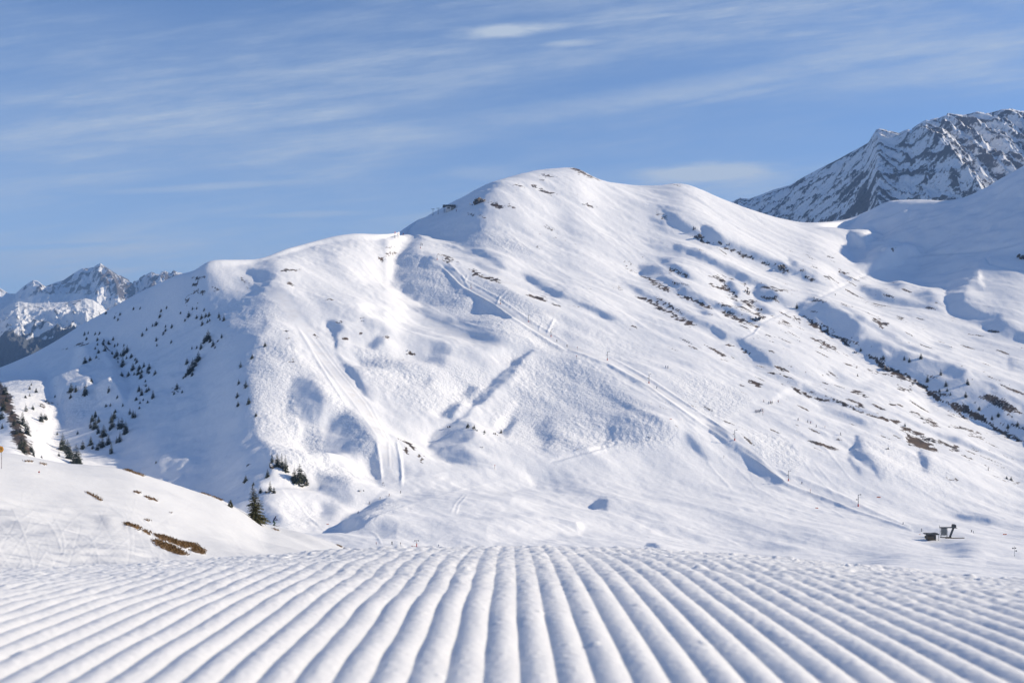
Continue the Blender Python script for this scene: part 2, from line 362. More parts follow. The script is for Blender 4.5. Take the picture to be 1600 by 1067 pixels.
# relief of the ski mountain: p = patch, s = line; value = extra slope towards the sun (positive turns away from it); softness or half width
RELIEF = """
# far left shaded flank and its sunny patches
p .35 10 60,565 160,500 290,432 298,480 312,510 345,525 400,520 380,540 372,560 376,650 395,665 416,690 430,715 425,745 380,765 330,765 230,740 130,705 95,690 75,660 90,640 85,620 110,610 90,590
p -.25 5 -80,585 0,586 18,592 60,590 85,602 86,622 70,632 85,652 100,660 92,676 80,692 60,706 40,700 20,660 0,630 -80,620
p -1.0 3 130,549 165,545 168,556 150,566 128,566
p -1.0 4 125,580 160,575 185,598 182,606 150,600 120,598
p -.9 3 138,605 152,612 150,618 135,614
p -1.0 3 172,608 188,612 186,620 172,618
p -.3 6 90,590 128,588 150,605 148,628 128,640 110,640 118,618 95,612
s .5 1.2 150,596 182,588
s .5 1.2 152,604 190,597
s .5 1.2 160,585 180,579
p -.02 5 300,430 330,440 400,440 420,480 395,522 350,535 330,556 322,560 318,540 328,520 312,505 301,480
p -.4 3 325,556 345,546 360,536 350,550 335,562
p .3 3 264,436 285,432 298,428 300,445 290,450 275,462
s .45 4 300,436 296,452 284,466
p -.3 4 232,748 262,734 285,733 283,745 258,757 240,756
p .5 10 250,640 340,590 380,600 398,680 425,728 405,765 330,768 250,748 190,722 200,680
p .16 12 312,415 420,408 445,450 400,505 335,480
# shoulder pockets
p .75 2 386,420 396,419 412,423 432,428 424,440 418,450 408,440 400,428 388,426
p .8 2 391,460 398,443 414,460 402,463
s .4 3 352,414 335,408 318,414
p .35 7 413,500 422,512 402,530 380,542 350,542 330,556 300,610 340,610 375,560 400,540
# sunlit bulge and hollow
p .10 7 380,560 402,540 440,522 468,545 478,575 455,590 447,640 468,655 466,680 480,705 450,735 420,722 402,680 380,650
p .45 6 458,590 472,584 490,592 503,615 508,640 500,660 482,656 466,646 447,638 450,612
p .35 7 480,668 505,660 515,700 486,704 470,682
p .55 8 545,640 575,668 591,690 594,752 582,738 572,712 540,706 512,700 510,660
p -.35 6 490,716 528,708 568,728 590,754 560,752 530,738 495,730
p .3 5 490,738 520,745 545,756 556,788 535,790 500,768
p .35 4 380,750 420,762 455,764 500,764 530,768 520,772 480,770 440,770 410,778 385,775
p -.4 4 400,752 412,748 418,758 436,757 425,765 405,762
p .45 5 405,778 416,782 432,796 440,812 420,815 405,805
p .3 6 495,788 520,786 530,800 515,812 500,806
s -.4 4 490,782 505,800
# left piste
s .5 2.2 465,512 480,536 500,571 520,601 541,634
s .65 3.5 508,506 519,512 527,535 526,550
p .6 2 525,552 540,565 555,580 565,595 575,612 583,624 566,612 552,592 538,574
p .5 3 512,505 525,502 540,508 530,521 518,519
p .45 4 573,537 590,525 602,526 600,536 585,541
p .35 8 550,560 600,555 630,565 637,585 600,577 570,573
p .3 9 675,545 690,535 702,550 692,575 665,566
p .4 3 660,600 672,590 678,598 664,606
s .2 5 560,500 590,515 615,520
p .55 3 683,650 700,635 722,627 716,641 705,653 690,654
p .6 3 718,617 732,601 750,606 736,619
s .5 2.2 588,690 593,715 596,750
s .65 2.5 620,690 626,720 628,745 627,757
s .3 1.8 607,690 609,730
s .35 1.5 534,652 545,650 560,656 572,655
s .35 1.5 532,655 548,660 566,661
# middle bowl, gully
p .85 2 832,551 801,563 797,571 768,599 743,620 737,641 753,634 766,613 788,598 803,583 816,565
s .6 3 739,638 725,651 700,667
p .15 20 640,470 720,490 790,530 760,560 690,560 640,520
s .45 2 722,505 745,510 780,517 800,521 826,530 836,541
p .35 5 733,518 760,524 782,533 757,532
p -.3 7 560,470 650,490 740,530 810,552 780,560 700,540 620,510 560,495
p .65 3 668,690 690,711 720,718 772,728 745,716 722,702 712,697 732,690 742,680 736,660 702,661 680,672
s .55 2 700,714 730,722 772,730
# sheep-backed dome
p .16 22 840,558 900,560 960,600 1040,665 1052,690 960,700 880,700 800,690 790,650
p .35 9 835,665 862,655 872,690 850,707
p .35 9 950,662 975,650 1005,670 1042,682 1000,697 950,692
s .35 3.5 930,605 980,635 1020,658 1052,676
s -.35 6 808,622 790,650 770,672
p .5 4 783,676 800,650 808,655 793,684
s -1.3 1.7 862,720 920,704 960,694 1050,684
s 1.0 1.6 868,724 925,708 965,697 1040,687
# lift line, its cuttings
p .85 2 728,452 739,464 742,472 749,480 748,488 775,488 790,499 803,497 785,484 770,474 752,463 737,453
p .7 2 689,417 697,428 710,440 722,447 712,436 700,424 692,415
p .7 2 657,416 662,402 672,404 685,415 688,421 675,418 665,420
s -.35 2.5 654,392 690,412 720,444 770,471 800,492 822,509 880,540
s .6 2.2 806,499 830,516 850,531 865,541 880,545
s .5 1.5 951,567 970,578 990,590 1008,600
s .45 2 975,586 995,598 1015,611 1030,623 1052,636 1076,656 1095,668
s -.3 3 985,583 1020,607 1055,630 1095,658 1125,680 1160,697 1200,722 1225,745
p .75 1.5 1103,667 1120,675 1140,689 1165,704 1187,721 1205,740 1224,755 1212,757 1190,746 1175,729 1150,711 1125,691 1108,679
s .45 1.5 1118,667 1135,678 1148,691
s .45 1.5 1150,692 1170,705 1190,720 1215,742 1228,753
s .6 2.6 1206,729 1230,742 1250,747 1280,760 1310,772 1335,785 1360,797 1385,808 1420,823
s .5 2 1222,756 1245,765 1260,772 1290,780 1322,793
p .65 3 1067,682 1080,690 1095,708 1105,721 1090,711 1075,698
s .35 2 1104,720 1120,740 1142,762
s .5 1.3 722,430 726,440 734,451
s .5 1.3 731,430 727,440
s .6 1.5 791,455 781,464 776,476
s .5 1.3 796,458 786,468
s .6 1.8 866,498 860,510 855,521
s .5 1.3 846,505 842,516
s .9 1.6 690,417 722,449 772,477 824,514 882,548
s .8 1.5 698,408 727,438 776,464 828,501 886,536
s 1.4 1.7 890,547 950,570 1014,605 1095,663 1146,697
s 1.2 1.6 955,560 1020,596 1100,650 1152,684
s 1.4 1.7 1152,700 1232,758 1340,800 1425,828
# lower right of the upper slope
p .3 7 612,405 640,390 660,400 690,422 730,452 737,465 702,481 665,471 640,451 620,431
p .45 4 625,446 640,438 656,455 652,462 638,459
p -.35 4 605,455 620,450 655,465 662,482 630,482
s .4 4 625,466 640,479 680,493 722,504
p .25 8 735,435 790,450 835,480 862,490 830,496 790,476 760,461
# summit
p .75 3 612,367 640,349 665,337 690,326 715,316 740,299 765,286 778,288 757,305 747,315 757,322 735,328 716,328 701,341 690,353 672,357 650,361
p .25 9 700,345 740,340 748,355 690,371 640,371 660,361
s .5 2.6 648,366 665,374 690,380 722,389
s .55 4.5 736,393 760,402 780,412 795,421
s .35 3.5 735,408 755,418 787,429
s .6 5.5 815,425 835,440 860,455 892,469
s .5 4 890,468 920,482 945,493 972,503
p .12 12 725,375 790,370 845,385 832,401 770,396
p -.06 14 780,300 850,275 930,290 990,310 930,340 820,345
p .22 10 592,372 622,372 645,415 630,465 600,440
# long gullies right of the summit
s .8 4.5 1030,326 1066,353 1097,370 1126,379 1180,400 1226,418 1262,434 1300,447
s .7 4 1048,384 1095,405 1140,425 1187,446 1215,468 1240,484
s .75 4.5 996,416 1047,440 1076,460 1112,476 1152,494 1205,514
s .45 3.5 960,430 1010,462 1060,488 1110,512 1150,532
s .8 5 1240,478 1300,514 1352,544 1412,580 1478,622 1530,656
s .4 3.5 1300,470 1350,500 1420,540 1500,575
s .4 3.5 1180,575 1250,600 1320,630 1400,660
s .35 3 1380,640 1440,670 1520,700 1600,735
# gullies right of the summit
s .65 6 1034,330 1050,342 1066,354 1087,369
p .65 3 1097,355 1111,357 1127,371 1121,381 1105,379 1098,366
s .6 5 1126,375 1150,388 1180,400 1207,409
s .4 3.5 1010,336 1025,345 1042,353
s .4 4 1052,386 1066,395
p .6 3 1070,393 1086,392 1101,405 1121,416 1105,413 1085,403
s .65 6 1120,415 1140,425 1165,435 1187,446
p .6 4 1176,452 1196,448 1214,460 1206,471 1180,466
p .65 4 998,415 1016,412 1036,425 1047,438 1030,436 1003,431
s .65 6 1045,438 1060,450 1075,460 1095,470 1112,476
s .6 4.5 1025,405 1045,415 1065,425 1087,436
p .55 4 1130,442 1141,440 1157,455 1151,461 1138,453
p .5 5 1085,478 1096,480 1112,495 1100,496
s .5 4.5 1110,510 1125,522 1137,529
p .55 4 1175,473 1196,478 1214,490 1190,491
s .5 4 1145,470 1162,481
s .5 5 1195,412 1215,420 1235,432
p .7 3 1149,530 1160,530 1177,541 1200,558 1209,571 1182,563 1172,553
p .65 4 1248,478 1270,467 1292,479 1312,490 1338,500 1354,515 1337,531 1310,526 1290,511 1265,501 1243,487
p .65 5 1335,535 1355,529 1377,535 1404,551 1380,549 1350,546
p .6 4 1232,400 1241,405 1252,420 1258,427 1242,423 1234,412
s .5 3.5 1252,420 1278,433
s .5 4 1308,420 1320,428 1334,436
p .5 4 1336,440 1360,447 1400,463 1440,473 1475,486 1430,480 1390,471 1355,463
# shaded hill on the right with soft patches of sun
p .8 9 1330,347 1362,328 1383,322 1478,318 1530,303 1600,262 1800,200 1800,390 1600,385 1580,390 1530,405 1525,430 1500,442 1470,442 1430,432 1400,417 1440,400 1442,385 1410,388 1370,402 1340,404 1328,391 1332,375
p -1.4 5 1330,366 1360,362 1374,370 1355,380 1338,378
p -1.1 7 1380,390 1400,382 1438,384 1440,395 1420,405 1390,412 1360,410
p -.3 4 1395,348 1420,344 1450,352 1420,354
s -1.3 2 1390,404 1450,396 1530,392 1580,382 1600,376
s -1.2 2 1540,402 1545,410 1560,415 1600,422
s -.45 3 1530,418 1532,440 1540,452
p .8 3 1475,436 1491,427 1479,450 1478,470 1482,490 1500,500 1530,509 1542,506 1547,490 1530,490 1515,480 1505,460 1515,440 1526,415 1500,425
p .6 3 1530,500 1560,490 1577,510 1592,520 1640,524 1640,538 1600,536 1570,529 1540,516
p .45 6 1373,430 1395,424 1412,445 1402,452
p .45 6 1423,460 1450,454 1473,475 1452,477
s .3 3 1480,445 1510,444 1550,452
# stream gully
p .8 4 1385,544 1412,551 1440,564 1480,569 1512,580 1502,590 1514,605 1540,595 1572,615 1610,625 1660,650 1660,720 1600,692 1570,672 1540,657 1510,642 1480,617 1450,597 1420,577 1395,562
p .5 4 1310,510 1340,528 1380,553 1420,588 1400,582 1360,562 1320,532
p .55 4 1450,610 1475,615 1502,640 1482,642 1455,631
p -.6 4 1560,640 1590,630 1610,640 1590,655 1570,655
s .4 3 1450,530 1470,535 1492,543
s .35 4 1575,555 1584,572
p .35 8 1300,580 1330,590 1362,610 1340,606 1310,596
s .4 4 1340,600 1370,608 1410,620 1432,627
s .45 5 1270,628 1290,638 1310,645 1340,655 1367,666
p .75 3 1337,681 1342,684 1345,697 1351,715 1374,749 1360,736 1340,723 1327,713 1329,703 1338,695
p .65 3 1435,707 1440,705 1449,722 1451,739 1442,733 1436,720
s .35 3 1323,715 1333,730 1347,744
s .55 2.5 1365,660 1385,668 1400,675 1416,686
p .35 8 1468,680 1502,685 1490,693
s .4 3 1483,803 1520,808 1558,815
p .35 9 1458,853 1500,849 1534,862 1500,869 1478,863
p .15 12 1320,855 1380,855 1420,870 1360,882
# track across the right slope
s -.3 2.5 1115,540 1150,532 1175,520 1186,505 1215,492 1250,478 1290,460 1330,440 1400,408
s .4 1.5 1130,541 1152,535 1178,522 1188,510
s -.3 4 1200,636 1218,618 1250,600 1262,592
# ski tracks on the valley floor and the open slopes
s .3 1.4 590,762 640,747 700,737 770,731
s .25 1.4 540,820 600,802 660,782 730,762 800,747
s .25 1.4 1000,760 1100,792 1200,828 1290,856
s .25 1.4 900,772 980,800 1080,828 1180,850
s .3 1.4 780,760 830,770 880,790 960,815
s .25 1.3 640,830 720,815 800,820 880,835
s .25 1.3 660,842 760,835 860,842 950,850
s .3 1.4 1180,640 1240,652 1320,692 1400,742 1480,790 1560,828
s .3 1.4 1205,650 1290,700 1330,750 1390,780
s .3 1.4 1160,720 1220,735 1290,790 1330,815
s .25 1.4 1240,700 1270,740 1300,770 1360,790
s .3 1.3 1270,720 1300,755 1340,775
s .25 1.3 1290,640 1370,670 1440,720 1520,780
s .25 1.4 1440,780 1520,800 1600,815
s .25 1.4 1300,830 1380,822 1440,836
s .3 1.3 880,560 960,590 1050,640 1120,700 1180,760 1230,790
s .25 1.3 900,556 980,580 1080,640 1150,700 1200,745
s .3 1.2 560,400 600,450 660,490 740,520
s .25 1.2 575,395 620,450 690,490 780,525
s .25 1.2 750,360 830,420 920,470 1010,540
s .25 1.2 780,355 870,420 960,480 1080,560
s .3 1.3 480,520 520,570 570,630 605,690
s .3 1.3 490,520 530,575 580,635 615,700
s .3 1.2 472,520 510,575 560,640 598,695
s .25 1.2 900,310 980,380 1080,450 1150,520
s .25 1.2 860,300 930,360 1000,420
s .25 1.2 1090,310 1160,360 1240,400 1320,430
s .3 1.2 440,765 470,800 500,820
s .3 1.2 455,770 480,805 505,828
# valley floor
p .7 2 530,821 560,800 575,790 608,774 601,787 588,801 560,813 545,819
p .65 2 512,832 530,822 560,822 602,820 570,829 540,834 515,835
s .35 2 578,830 588,836 596,849
p .16 10 560,812 620,792 700,780 725,800 650,812 600,822
p .35 8 830,800 860,799 892,815 902,826 870,821 840,809
p .55 2.5 920,793 935,782 951,783 949,798 935,796
p .6 2 1008,858 1013,849 1020,851 1033,859
p -.2 10 640,740 760,735 850,745 800,765 680,765
s .3 1.3 705,800 712,785 725,772
s .3 1.3 712,803 717,788 730,774
"""

# bare ground that shows through the snow: grass and heath
BARE = """
p 1 1.5 890,262 905,263 925,275 941,283 925,280 905,271
s 1 1.6 826,285 850,296 866,302
s .8 1.2 845,272 868,277
s .8 1 800,290 821,289
s .7 1 840,278 852,282
p 1 2 760,317 775,317 792,324 775,325
s .9 1.3 792,319 808,326
s .8 1.2 730,335 741,336
s .8 1.2 748,336 759,340
s .7 1 836,386 848,391
s .7 1 850,351 863,358
s .9 1.5 914,317 926,321
s 1 1.6 686,399 700,405 713,411
s 1 1.3 689,407 703,412
s 1 1.8 732,422 750,430 770,436 788,442
s 1 2.4 823,462 840,468 858,474
s .9 1.4 858,474 878,481
s .7 1 842,462 854,466
s .8 1.2 955,445 974,452
s .7 1 972,405 992,417
s .7 1 972,417 996,427
s 1 1.7 992,462 1015,472 1040,485
s 1 1.4 1040,485 1062,498
s 1 1.5 1023,466 1040,475 1067,491
s 1 1.7 1063,497 1086,508
s .8 1.2 982,509 999,513
s .8 1.2 888,478 902,481
s .7 1 1045,284 1064,293
s .7 1.1 1019,328 1046,346
s .8 1.2 1088,392 1097,395
s .8 1.2 1040,420 1060,425 1082,433
s .9 1.4 1115,430 1130,440 1140,452
s .8 1.2 1105,431 1120,436
s .9 1.3 1055,458 1072,466
s .9 1.4 1126,462 1160,470 1190,486
s .9 1.2 1160,467 1182,475
s .9 1.4 1120,475 1140,480 1165,486
s .9 1.6 1158,440 1168,452 1172,462
s .9 1.5 1178,488 1195,500
s .8 1.2 1130,485 1150,496 1168,508
s .9 1.3 1205,452 1230,455
s .9 1.4 1215,503 1238,510
s .8 1.2 1237,493 1252,503
s .9 1.3 1245,490 1285,507 1305,514
s 1 1.6 1300,523 1325,530 1345,537
s .9 1.3 1266,524 1290,536 1310,546
s .9 1.2 1282,539 1300,547
s 1 2 1360,500 1375,505 1390,508
s .8 1.2 1372,507 1382,511
s .7 1 1400,493 1415,495
s .9 1.5 1133,538 1145,542
s .9 1.6 1155,544 1170,552
s .8 1.2 1100,536 1110,540
s .8 1.2 1125,560 1138,564
s .8 1.2 1115,548 1135,554
s 1 2 1167,591 1178,596 1189,601
s .8 1.2 1152,598 1165,603
s 1 1.8 1220,584 1240,591
s .8 1.2 1200,577 1220,584
s .8 1.2 1250,605 1254,612
s .8 1.4 1262,603 1276,610
s .8 1.1 1285,612 1320,628 1345,640
s .9 1.3 1300,622 1330,634 1355,647
s 1 1.5 1355,647 1380,656 1405,664
s .9 1.3 1330,612 1360,622
s .9 1.3 1335,628 1350,634
s .9 1.3 1385,632 1412,637
s .9 1.3 1420,645 1450,655
s .8 1.2 1440,660 1470,668
s .9 1.4 1445,655 1468,664
s .8 1.2 1480,663 1510,671 1535,678
s .8 1.2 1512,677 1538,686
s .8 1.2 1395,680 1412,688
p 1 1.5 1416,679 1425,682 1447,690 1471,708 1440,701 1420,694
s .9 1.3 1462,694 1500,705
s .8 1 1500,710 1520,718
s 1 2 1424,602 1450,609
s .9 1.5 1455,611 1480,620
s 1 2 1495,622 1515,640 1545,660 1580,680 1620,700
s .8 1.4 1500,632 1515,645
s .8 1.4 1318,566 1345,575
s .8 1.2 1350,578 1390,587 1420,596
s .8 1.2 1400,604 1425,610
s .7 1.1 1475,745 1500,752
s .7 1.1 1550,740 1600,755
s .9 1.8 1310,420 1325,426
s .8 1.2 1265,415 1278,420
s .8 1.2 1290,399 1305,403
s .8 1.2 1270,470 1290,473
s .9 1.4 1258,432 1275,440
s .9 1.4 1290,430 1300,436
s .9 1.6 1395,402 1398,398
s 1 1.7 1080,366 1097,376 1110,383
s 1 1.8 1128,387 1150,395 1180,407
s .9 1.6 1190,410 1215,420 1240,432
s 1 1.8 1060,462 1090,474 1118,484
s 1 1.8 1100,440 1135,452 1160,466
s .9 1.6 1120,486 1150,500 1190,516
s 1 1.8 1000,428 1030,446 1050,456
s 1 2 1260,500 1290,516 1330,540
s 1 2.4 1350,553 1390,578 1430,602
s 1 2.2 1440,606 1480,632 1520,658
s .9 1.6 1010,470 1050,492 1085,510
s .9 1.5 1230,600 1270,615 1300,626
s .9 1.5 1400,668 1450,688 1500,708
# left shoulder
s .9 1.6 300,430 305,436 298,446
s .9 1.6 304,452 296,460 290,472
s .9 1.3 303,452 322,454
s .9 1.3 305,432 318,434
s .8 1.2 330,447 345,451
s .8 1.3 374,431 392,439
s .8 1.2 430,424 450,423 473,424
s .8 1.5 448,441 458,446
s .8 1.2 384,447 388,450
s .9 1.4 512,468 520,470
s .9 1.4 538,502 525,503
s .9 1.4 560,499 568,500
s 1 1.8 558,519 568,517
s .9 1.3 535,525 544,530
s .8 1.2 440,518 450,519
s .8 1.2 490,520 503,527
s .7 1.1 445,528 452,529
s .8 1.2 455,560 462,563
s .9 1.2 595,553 600,555
s .9 1.2 633,550 640,547 644,553
s .7 1 628,559 634,561
s .8 1.5 590,402 600,410 595,405
s .8 1.3 600,398 615,393
s .7 1.2 590,408 625,392
s .6 1 605,385 620,386
s 1 1.6 622,683 640,692 652,703
s 1 1.5 630,697 642,706
s .9 1.5 650,710 662,720
s .8 1.3 655,708 665,712
s .8 1.2 602,520 606,530
s .6 1.4 595,750 600,757
# dark strip of heath at the lower left
p 1 3 -90,560 -30,590 0,604 10,615 20,640 30,660 38,680 54,712 40,712 22,690 16,664 6,645 -30,640 -90,620
s .8 1.5 70,632 85,640
s .8 1.5 60,640 72,645
s .9 2 160,556 175,552
s .9 1.8 118,540 130,535
s .9 1.8 122,546 140,540
s .8 1.3 100,545 105,540
s .8 1.2 268,604 280,612
s .8 1.2 272,600 285,607
s .7 1.2 270,616 276,613
"""

# ground broken up by moguls and wind: value = roughness
ROUGH = """
p 1 12 612,405 640,388 690,420 790,500 900,545 860,560 790,530 690,480 620,440
p .9 14 790,560 900,555 960,590 1060,680 1050,700 960,705 870,712 780,690 770,650 800,610
p 1 8 1040,590 1100,590 1160,610 1180,625 1130,660 1080,640
p 1 8 1165,675 1220,680 1260,720 1240,738 1190,715
p .8 8 1345,685 1400,690 1420,730 1385,745 1365,725
p .9 12 560,540 640,560 760,580 760,620 700,650 640,640 570,590
p .9 8 380,565 410,540 460,530 480,580 455,600 470,660 470,730 420,720 395,670
p .9 8 490,650 520,720 590,750 540,756 480,735 440,730
p .8 8 560,655 592,690 594,745 560,700 520,640 470,560 490,560
p .9 8 735,435 790,450 860,490 880,530 850,525 800,490
p .8 8 740,350 820,380 830,400 760,390 680,372 640,370 700,350
p .8 8 -50,585 90,592 150,560 190,610 150,640 90,690 40,700
p .7 6 590,800 620,790 650,810 580,828 540,832
p .5 15 880,490 1000,540 1050,580 960,560 880,530
p .6 10 320,480 420,460 460,520 420,540 330,545
p .5 6 430,780 490,790 500,820 450,830
p .5 12 1420,700 1500,740 1480,780 1400,750
"""
PISTE = """
s 1 9 392,438 415,455 445,470 468,500 490,535 530,590 570,640 600,680 612,755
s .9 5 654,388 690,412 720,444 770,471 822,508 880,542 950,565 1014,600 1095,657 1148,690 1232,754 1340,797
s .6 12 590,375 580,420 620,470 700,510 800,545
s .7 6 730,395 820,460 880,500
"""

# low knolls, most raised to catch sun on the shaded slopes: height in metres
KNOLLS = """
p 14 14 125,552 165,540 190,600 188,625 150,625 95,632 85,600 120,585
p 4 12 -80,585 60,590 90,610 90,655 60,690 0,660
p 6 16 545,822 600,793 680,778 800,788 900,825 760,845 620,845
p 8 9 1332,366 1358,361 1374,370 1352,382
p 12 10 1385,392 1415,386 1440,394 1425,410 1392,414
p 2 8 235,745 285,733 283,748 250,760
"""

SPECK = """
p 1 8 295,428 340,440 420,430 480,450 470,470 400,450 350,470 360,520 330,560 300,500
p .7 12 60,560 200,470 300,440 300,600 220,690 100,690
p .8 8 360,720 440,720 480,760 430,790 370,760
p .8 6 725,660 790,665 790,705 740,700
p .9 14 990,330 1130,370 1330,430 1600,560 1600,720 1450,690 1250,600 1100,520 980,440
p .5 14 780,280 920,280 1000,400 940,470 820,400
p .9 5 585,392 640,385 620,412 590,410
p .9 8 1380,540 1480,580 1600,650 1600,700 1500,650 1390,590
p .8 6 610,680 660,715 670,725 640,715 615,695
p .8 6 540,500 580,490 650,545 640,565 560,530
"""

# ------------------------------------------------------------------ the ski mountain: a height field over the whole visible slope
COLS = {
    -420: [(930, 330), (830, 480), (800, 620), (770, 780), (740, 960), (700, 1180), (660, 1500)],
    -150: [(920, 330), (820, 460), (780, 580), (740, 720), (700, 900), (655, 1160), (615, 1520)],
    0: [(900, 330), (800, 440), (745, 560), (705, 680), (665, 850), (618, 1120), (574, 1480)],
    120: [(900, 350), (805, 520), (752, 680), (700, 830), (645, 985), (578, 1210), (512, 1460)],
    210: [(900, 380), (815, 560), (762, 705), (706, 850), (630, 1005), (538, 1190), (461, 1370)],
    300: [(900, 400), (822, 580), (772, 735), (702, 872), (607, 1015), (508, 1155), (424, 1275)],
    400: [(900, 420), (820, 590), (760, 690), (670, 820), (580, 950), (490, 1120), (405, 1340)],
    500: [(900, 430), (830, 600), (755, 730), (660, 850), (560, 990), (460, 1190), (377, 1480)],
    600: [(900, 430), (830, 620), (755, 760), (660, 880), (550, 1030), (440, 1280), (366, 1560)],
    660: [(900, 430), (830, 625), (752, 775), (655, 890), (505, 1140), (373, 1570), (341, 1960)],
    760: [(900, 430), (830, 630), (745, 800), (645, 930), (530, 1090), (410, 1400), (289, 1900)],
    890: [(900, 430), (832, 640), (745, 810), (645, 940), (525, 1130), (395, 1480), (262, 2000)],
    1000: [(900, 430), (835, 650), (755, 810), (655, 930), (540, 1120), (410, 1480), (290, 2050)],
    1065: [(900, 430), (838, 650), (765, 800), (668, 920), (550, 1110), (415, 1460), (287, 2080)],
    1150: [(900, 430), (840, 650), (775, 790), (685, 910), (565, 1100), (440, 1430), (320, 2050)],
    1265: [(900, 430), (845, 650), (792, 775), (705, 900), (582, 1090), (460, 1420), (348, 2050)],
    1380: [(900, 430), (850, 650), (802, 770), (722, 895), (602, 1095), (460, 1480), (322, 2250)],
    1500: [(905, 430), (855, 650), (812, 775), (742, 895), (625, 1105), (460, 1480), (314, 2060)],
    1600: [(915, 420), (860, 650), (820, 775), (762, 890), (640, 1095), (460, 1450), (260, 1975)],
    1750: [(920, 410), (865, 650), (825, 775), (762, 890), (620, 1095), (430, 1430), (180, 1920)],
    2050: [(930, 400), (870, 650), (830, 775), (750, 890), (590, 1090), (390, 1400), (90, 1880)],
}
SKYLINE = [(-420, 660), (-150, 615), (0, 574), (30, 562), (54, 551), (90, 531), (120, 512), (168, 485), (210, 461), (250, 442), (282, 428),
           (303, 423), (312, 417), (326, 409), (345, 406), (372, 406), (400, 405), (425, 398), (445, 390), (470, 383), (500, 375), (530, 368),
           (560, 365), (590, 366), (615, 365), (647, 347), (682, 331), (710, 316), (740, 300), (765, 287), (807, 274), (840, 266), (870, 263),
           (887, 262), (903, 264), (920, 273), (937, 281), (970, 287), (1000, 290), (1030, 290), (1045, 288), (1063, 287), (1080, 291),
           (1092, 296), (1136, 314), (1184, 331), (1223, 342), (1262, 348), (1302, 346), (1328, 342), (1362, 327), (1374, 323),
           (1414, 319), (1478, 318), (1529, 303), (1565, 282), (1600, 260), (1750, 180), (2050, 90)]

US = np.arange(-340, 1945, 1.22)
SKY_V = pchip([p[0] for p in SKYLINE], [p[1] for p in SKYLINE], US)
ck = np.array(sorted(COLS))
KN = np.array([COLS[c] for c in ck], float)                     # column, knot, (v, y)
KV = np.stack([pchip(ck, KN[:, k, 0], US) for k in range(7)])   # knot, column
KY = np.stack([pchip(ck, KN[:, k, 1], US) for k in range(7)])
ks = np.hanning(61); ks /= ks.sum()
KV[6] = np.convolve(np.pad(SKY_V, 30, mode='edge'), ks, 'valid')
YS = 320.0 * (3000.0 / 320.0) ** (np.linspace(0, 1, 1120) ** 0.93)
Z0 = np.zeros((len(YS), len(US)))
for j in range(len(US)):
    y = KY[:, j]
    z = (HV - KV[:, j]) / F * y
    y = np.append(y, [y[6] + 330, y[6] + 1200])
    z = np.append(z, [z[6] - 70, z[6] - 560])
    Z0[:, j] = pchip(y, z, YS)
XX = (US[None, :] - 800.0) / F * YS[:, None]
YY = np.repeat(YS[:, None], len(US), 1)

# plan grid in metres for relief and noise
GS = 1.25
GX0, GY0, GW, GH = -950.0, 340.0, 1920, 1620
gx = GX0 + GS * np.arange(GW)
gy = GY0 + GS * np.arange(GH)
GX, GY = np.meshgrid(gx, gy)


def plan(img, x, y):
    return bil(img, (x - GX0) / GS, (y - GY0) / GS)


_tj = np.log(YS)


def field_at(Z, x, y):
    """value of a field stored on the (distance, direction) grid, at plan points"""
    u = 800 + F * x / y
    fj = (u - US[0]) / (US[1] - US[0])
    fi = np.interp(np.log(np.maximum(y, 1)), _tj, np.arange(len(YS)))
    return bil(Z, fj, fi)


def sun_relief(g, alpha=0.10, beta=1 / 95.0):
    """height whose slope towards the sun best fits g"""
    kx = 2 * np.pi * np.fft.rfftfreq(GW, GS)[None, :]
    ky = 2 * np.pi * np.fft.fftfreq(GH, GS)[:, None]
    ks = kx * SX + ky * SY
    kt = -kx * SY + ky * SX
    G = np.fft.rfft2(g)
    Hh = (-1j * ks * G) / (ks * ks + alpha * kt * kt + beta * beta)
    return np.fft.irfft2(Hh, s=(GH, GW))


rng = np.random.default_rng(7)
raw = sketch(RELIEF)
pos, neg = np.maximum(raw, 0), np.minimum(raw, 0)
tail = np.zeros_like(pos)
acc = np.zeros(PH, np.float32)
for c in range(PW):                                              # slopes roll over gently on the sunward side, end sharply on the other
    acc = np.maximum(pos[:, c], acc * math.exp(-1 / 6.0))
    tail[:, c] = acc
relief_map = 1.2 * (np.maximum(pos, 0.5 * tail) + neg)
thin_map = sketch(RELIEF, 'thin')
knoll_map = sketch(KNOLLS)
rough_map = np.clip(sketch(ROUGH, 'max'), 0, 1)
piste_map = np.clip(sketch(PISTE, 'max'), 0, 1)
bare_map = np.clip(sketch(BARE, 'max'), 0, 1)

# ridge line per column, to keep the skyline where it is
kz = Z0 / YY
ridge_i = np.argmax(kz, axis=0)
RIDGE_Y = YS[ridge_i]
kr = np.hanning(41); kr /= kr.sum()
RIDGE_Y = np.convolve(np.pad(RIDGE_Y, 20, mode='edge'), kr, 'valid')
ry_img = np.repeat(RIDGE_Y[None, :], 2, 0)


def near_ridge(x, y):
    u = 800 + F * x / y
    ry = np.interp(u, US, RIDGE_Y)
    return sstep(ry - y, 3, 40) + 0.0


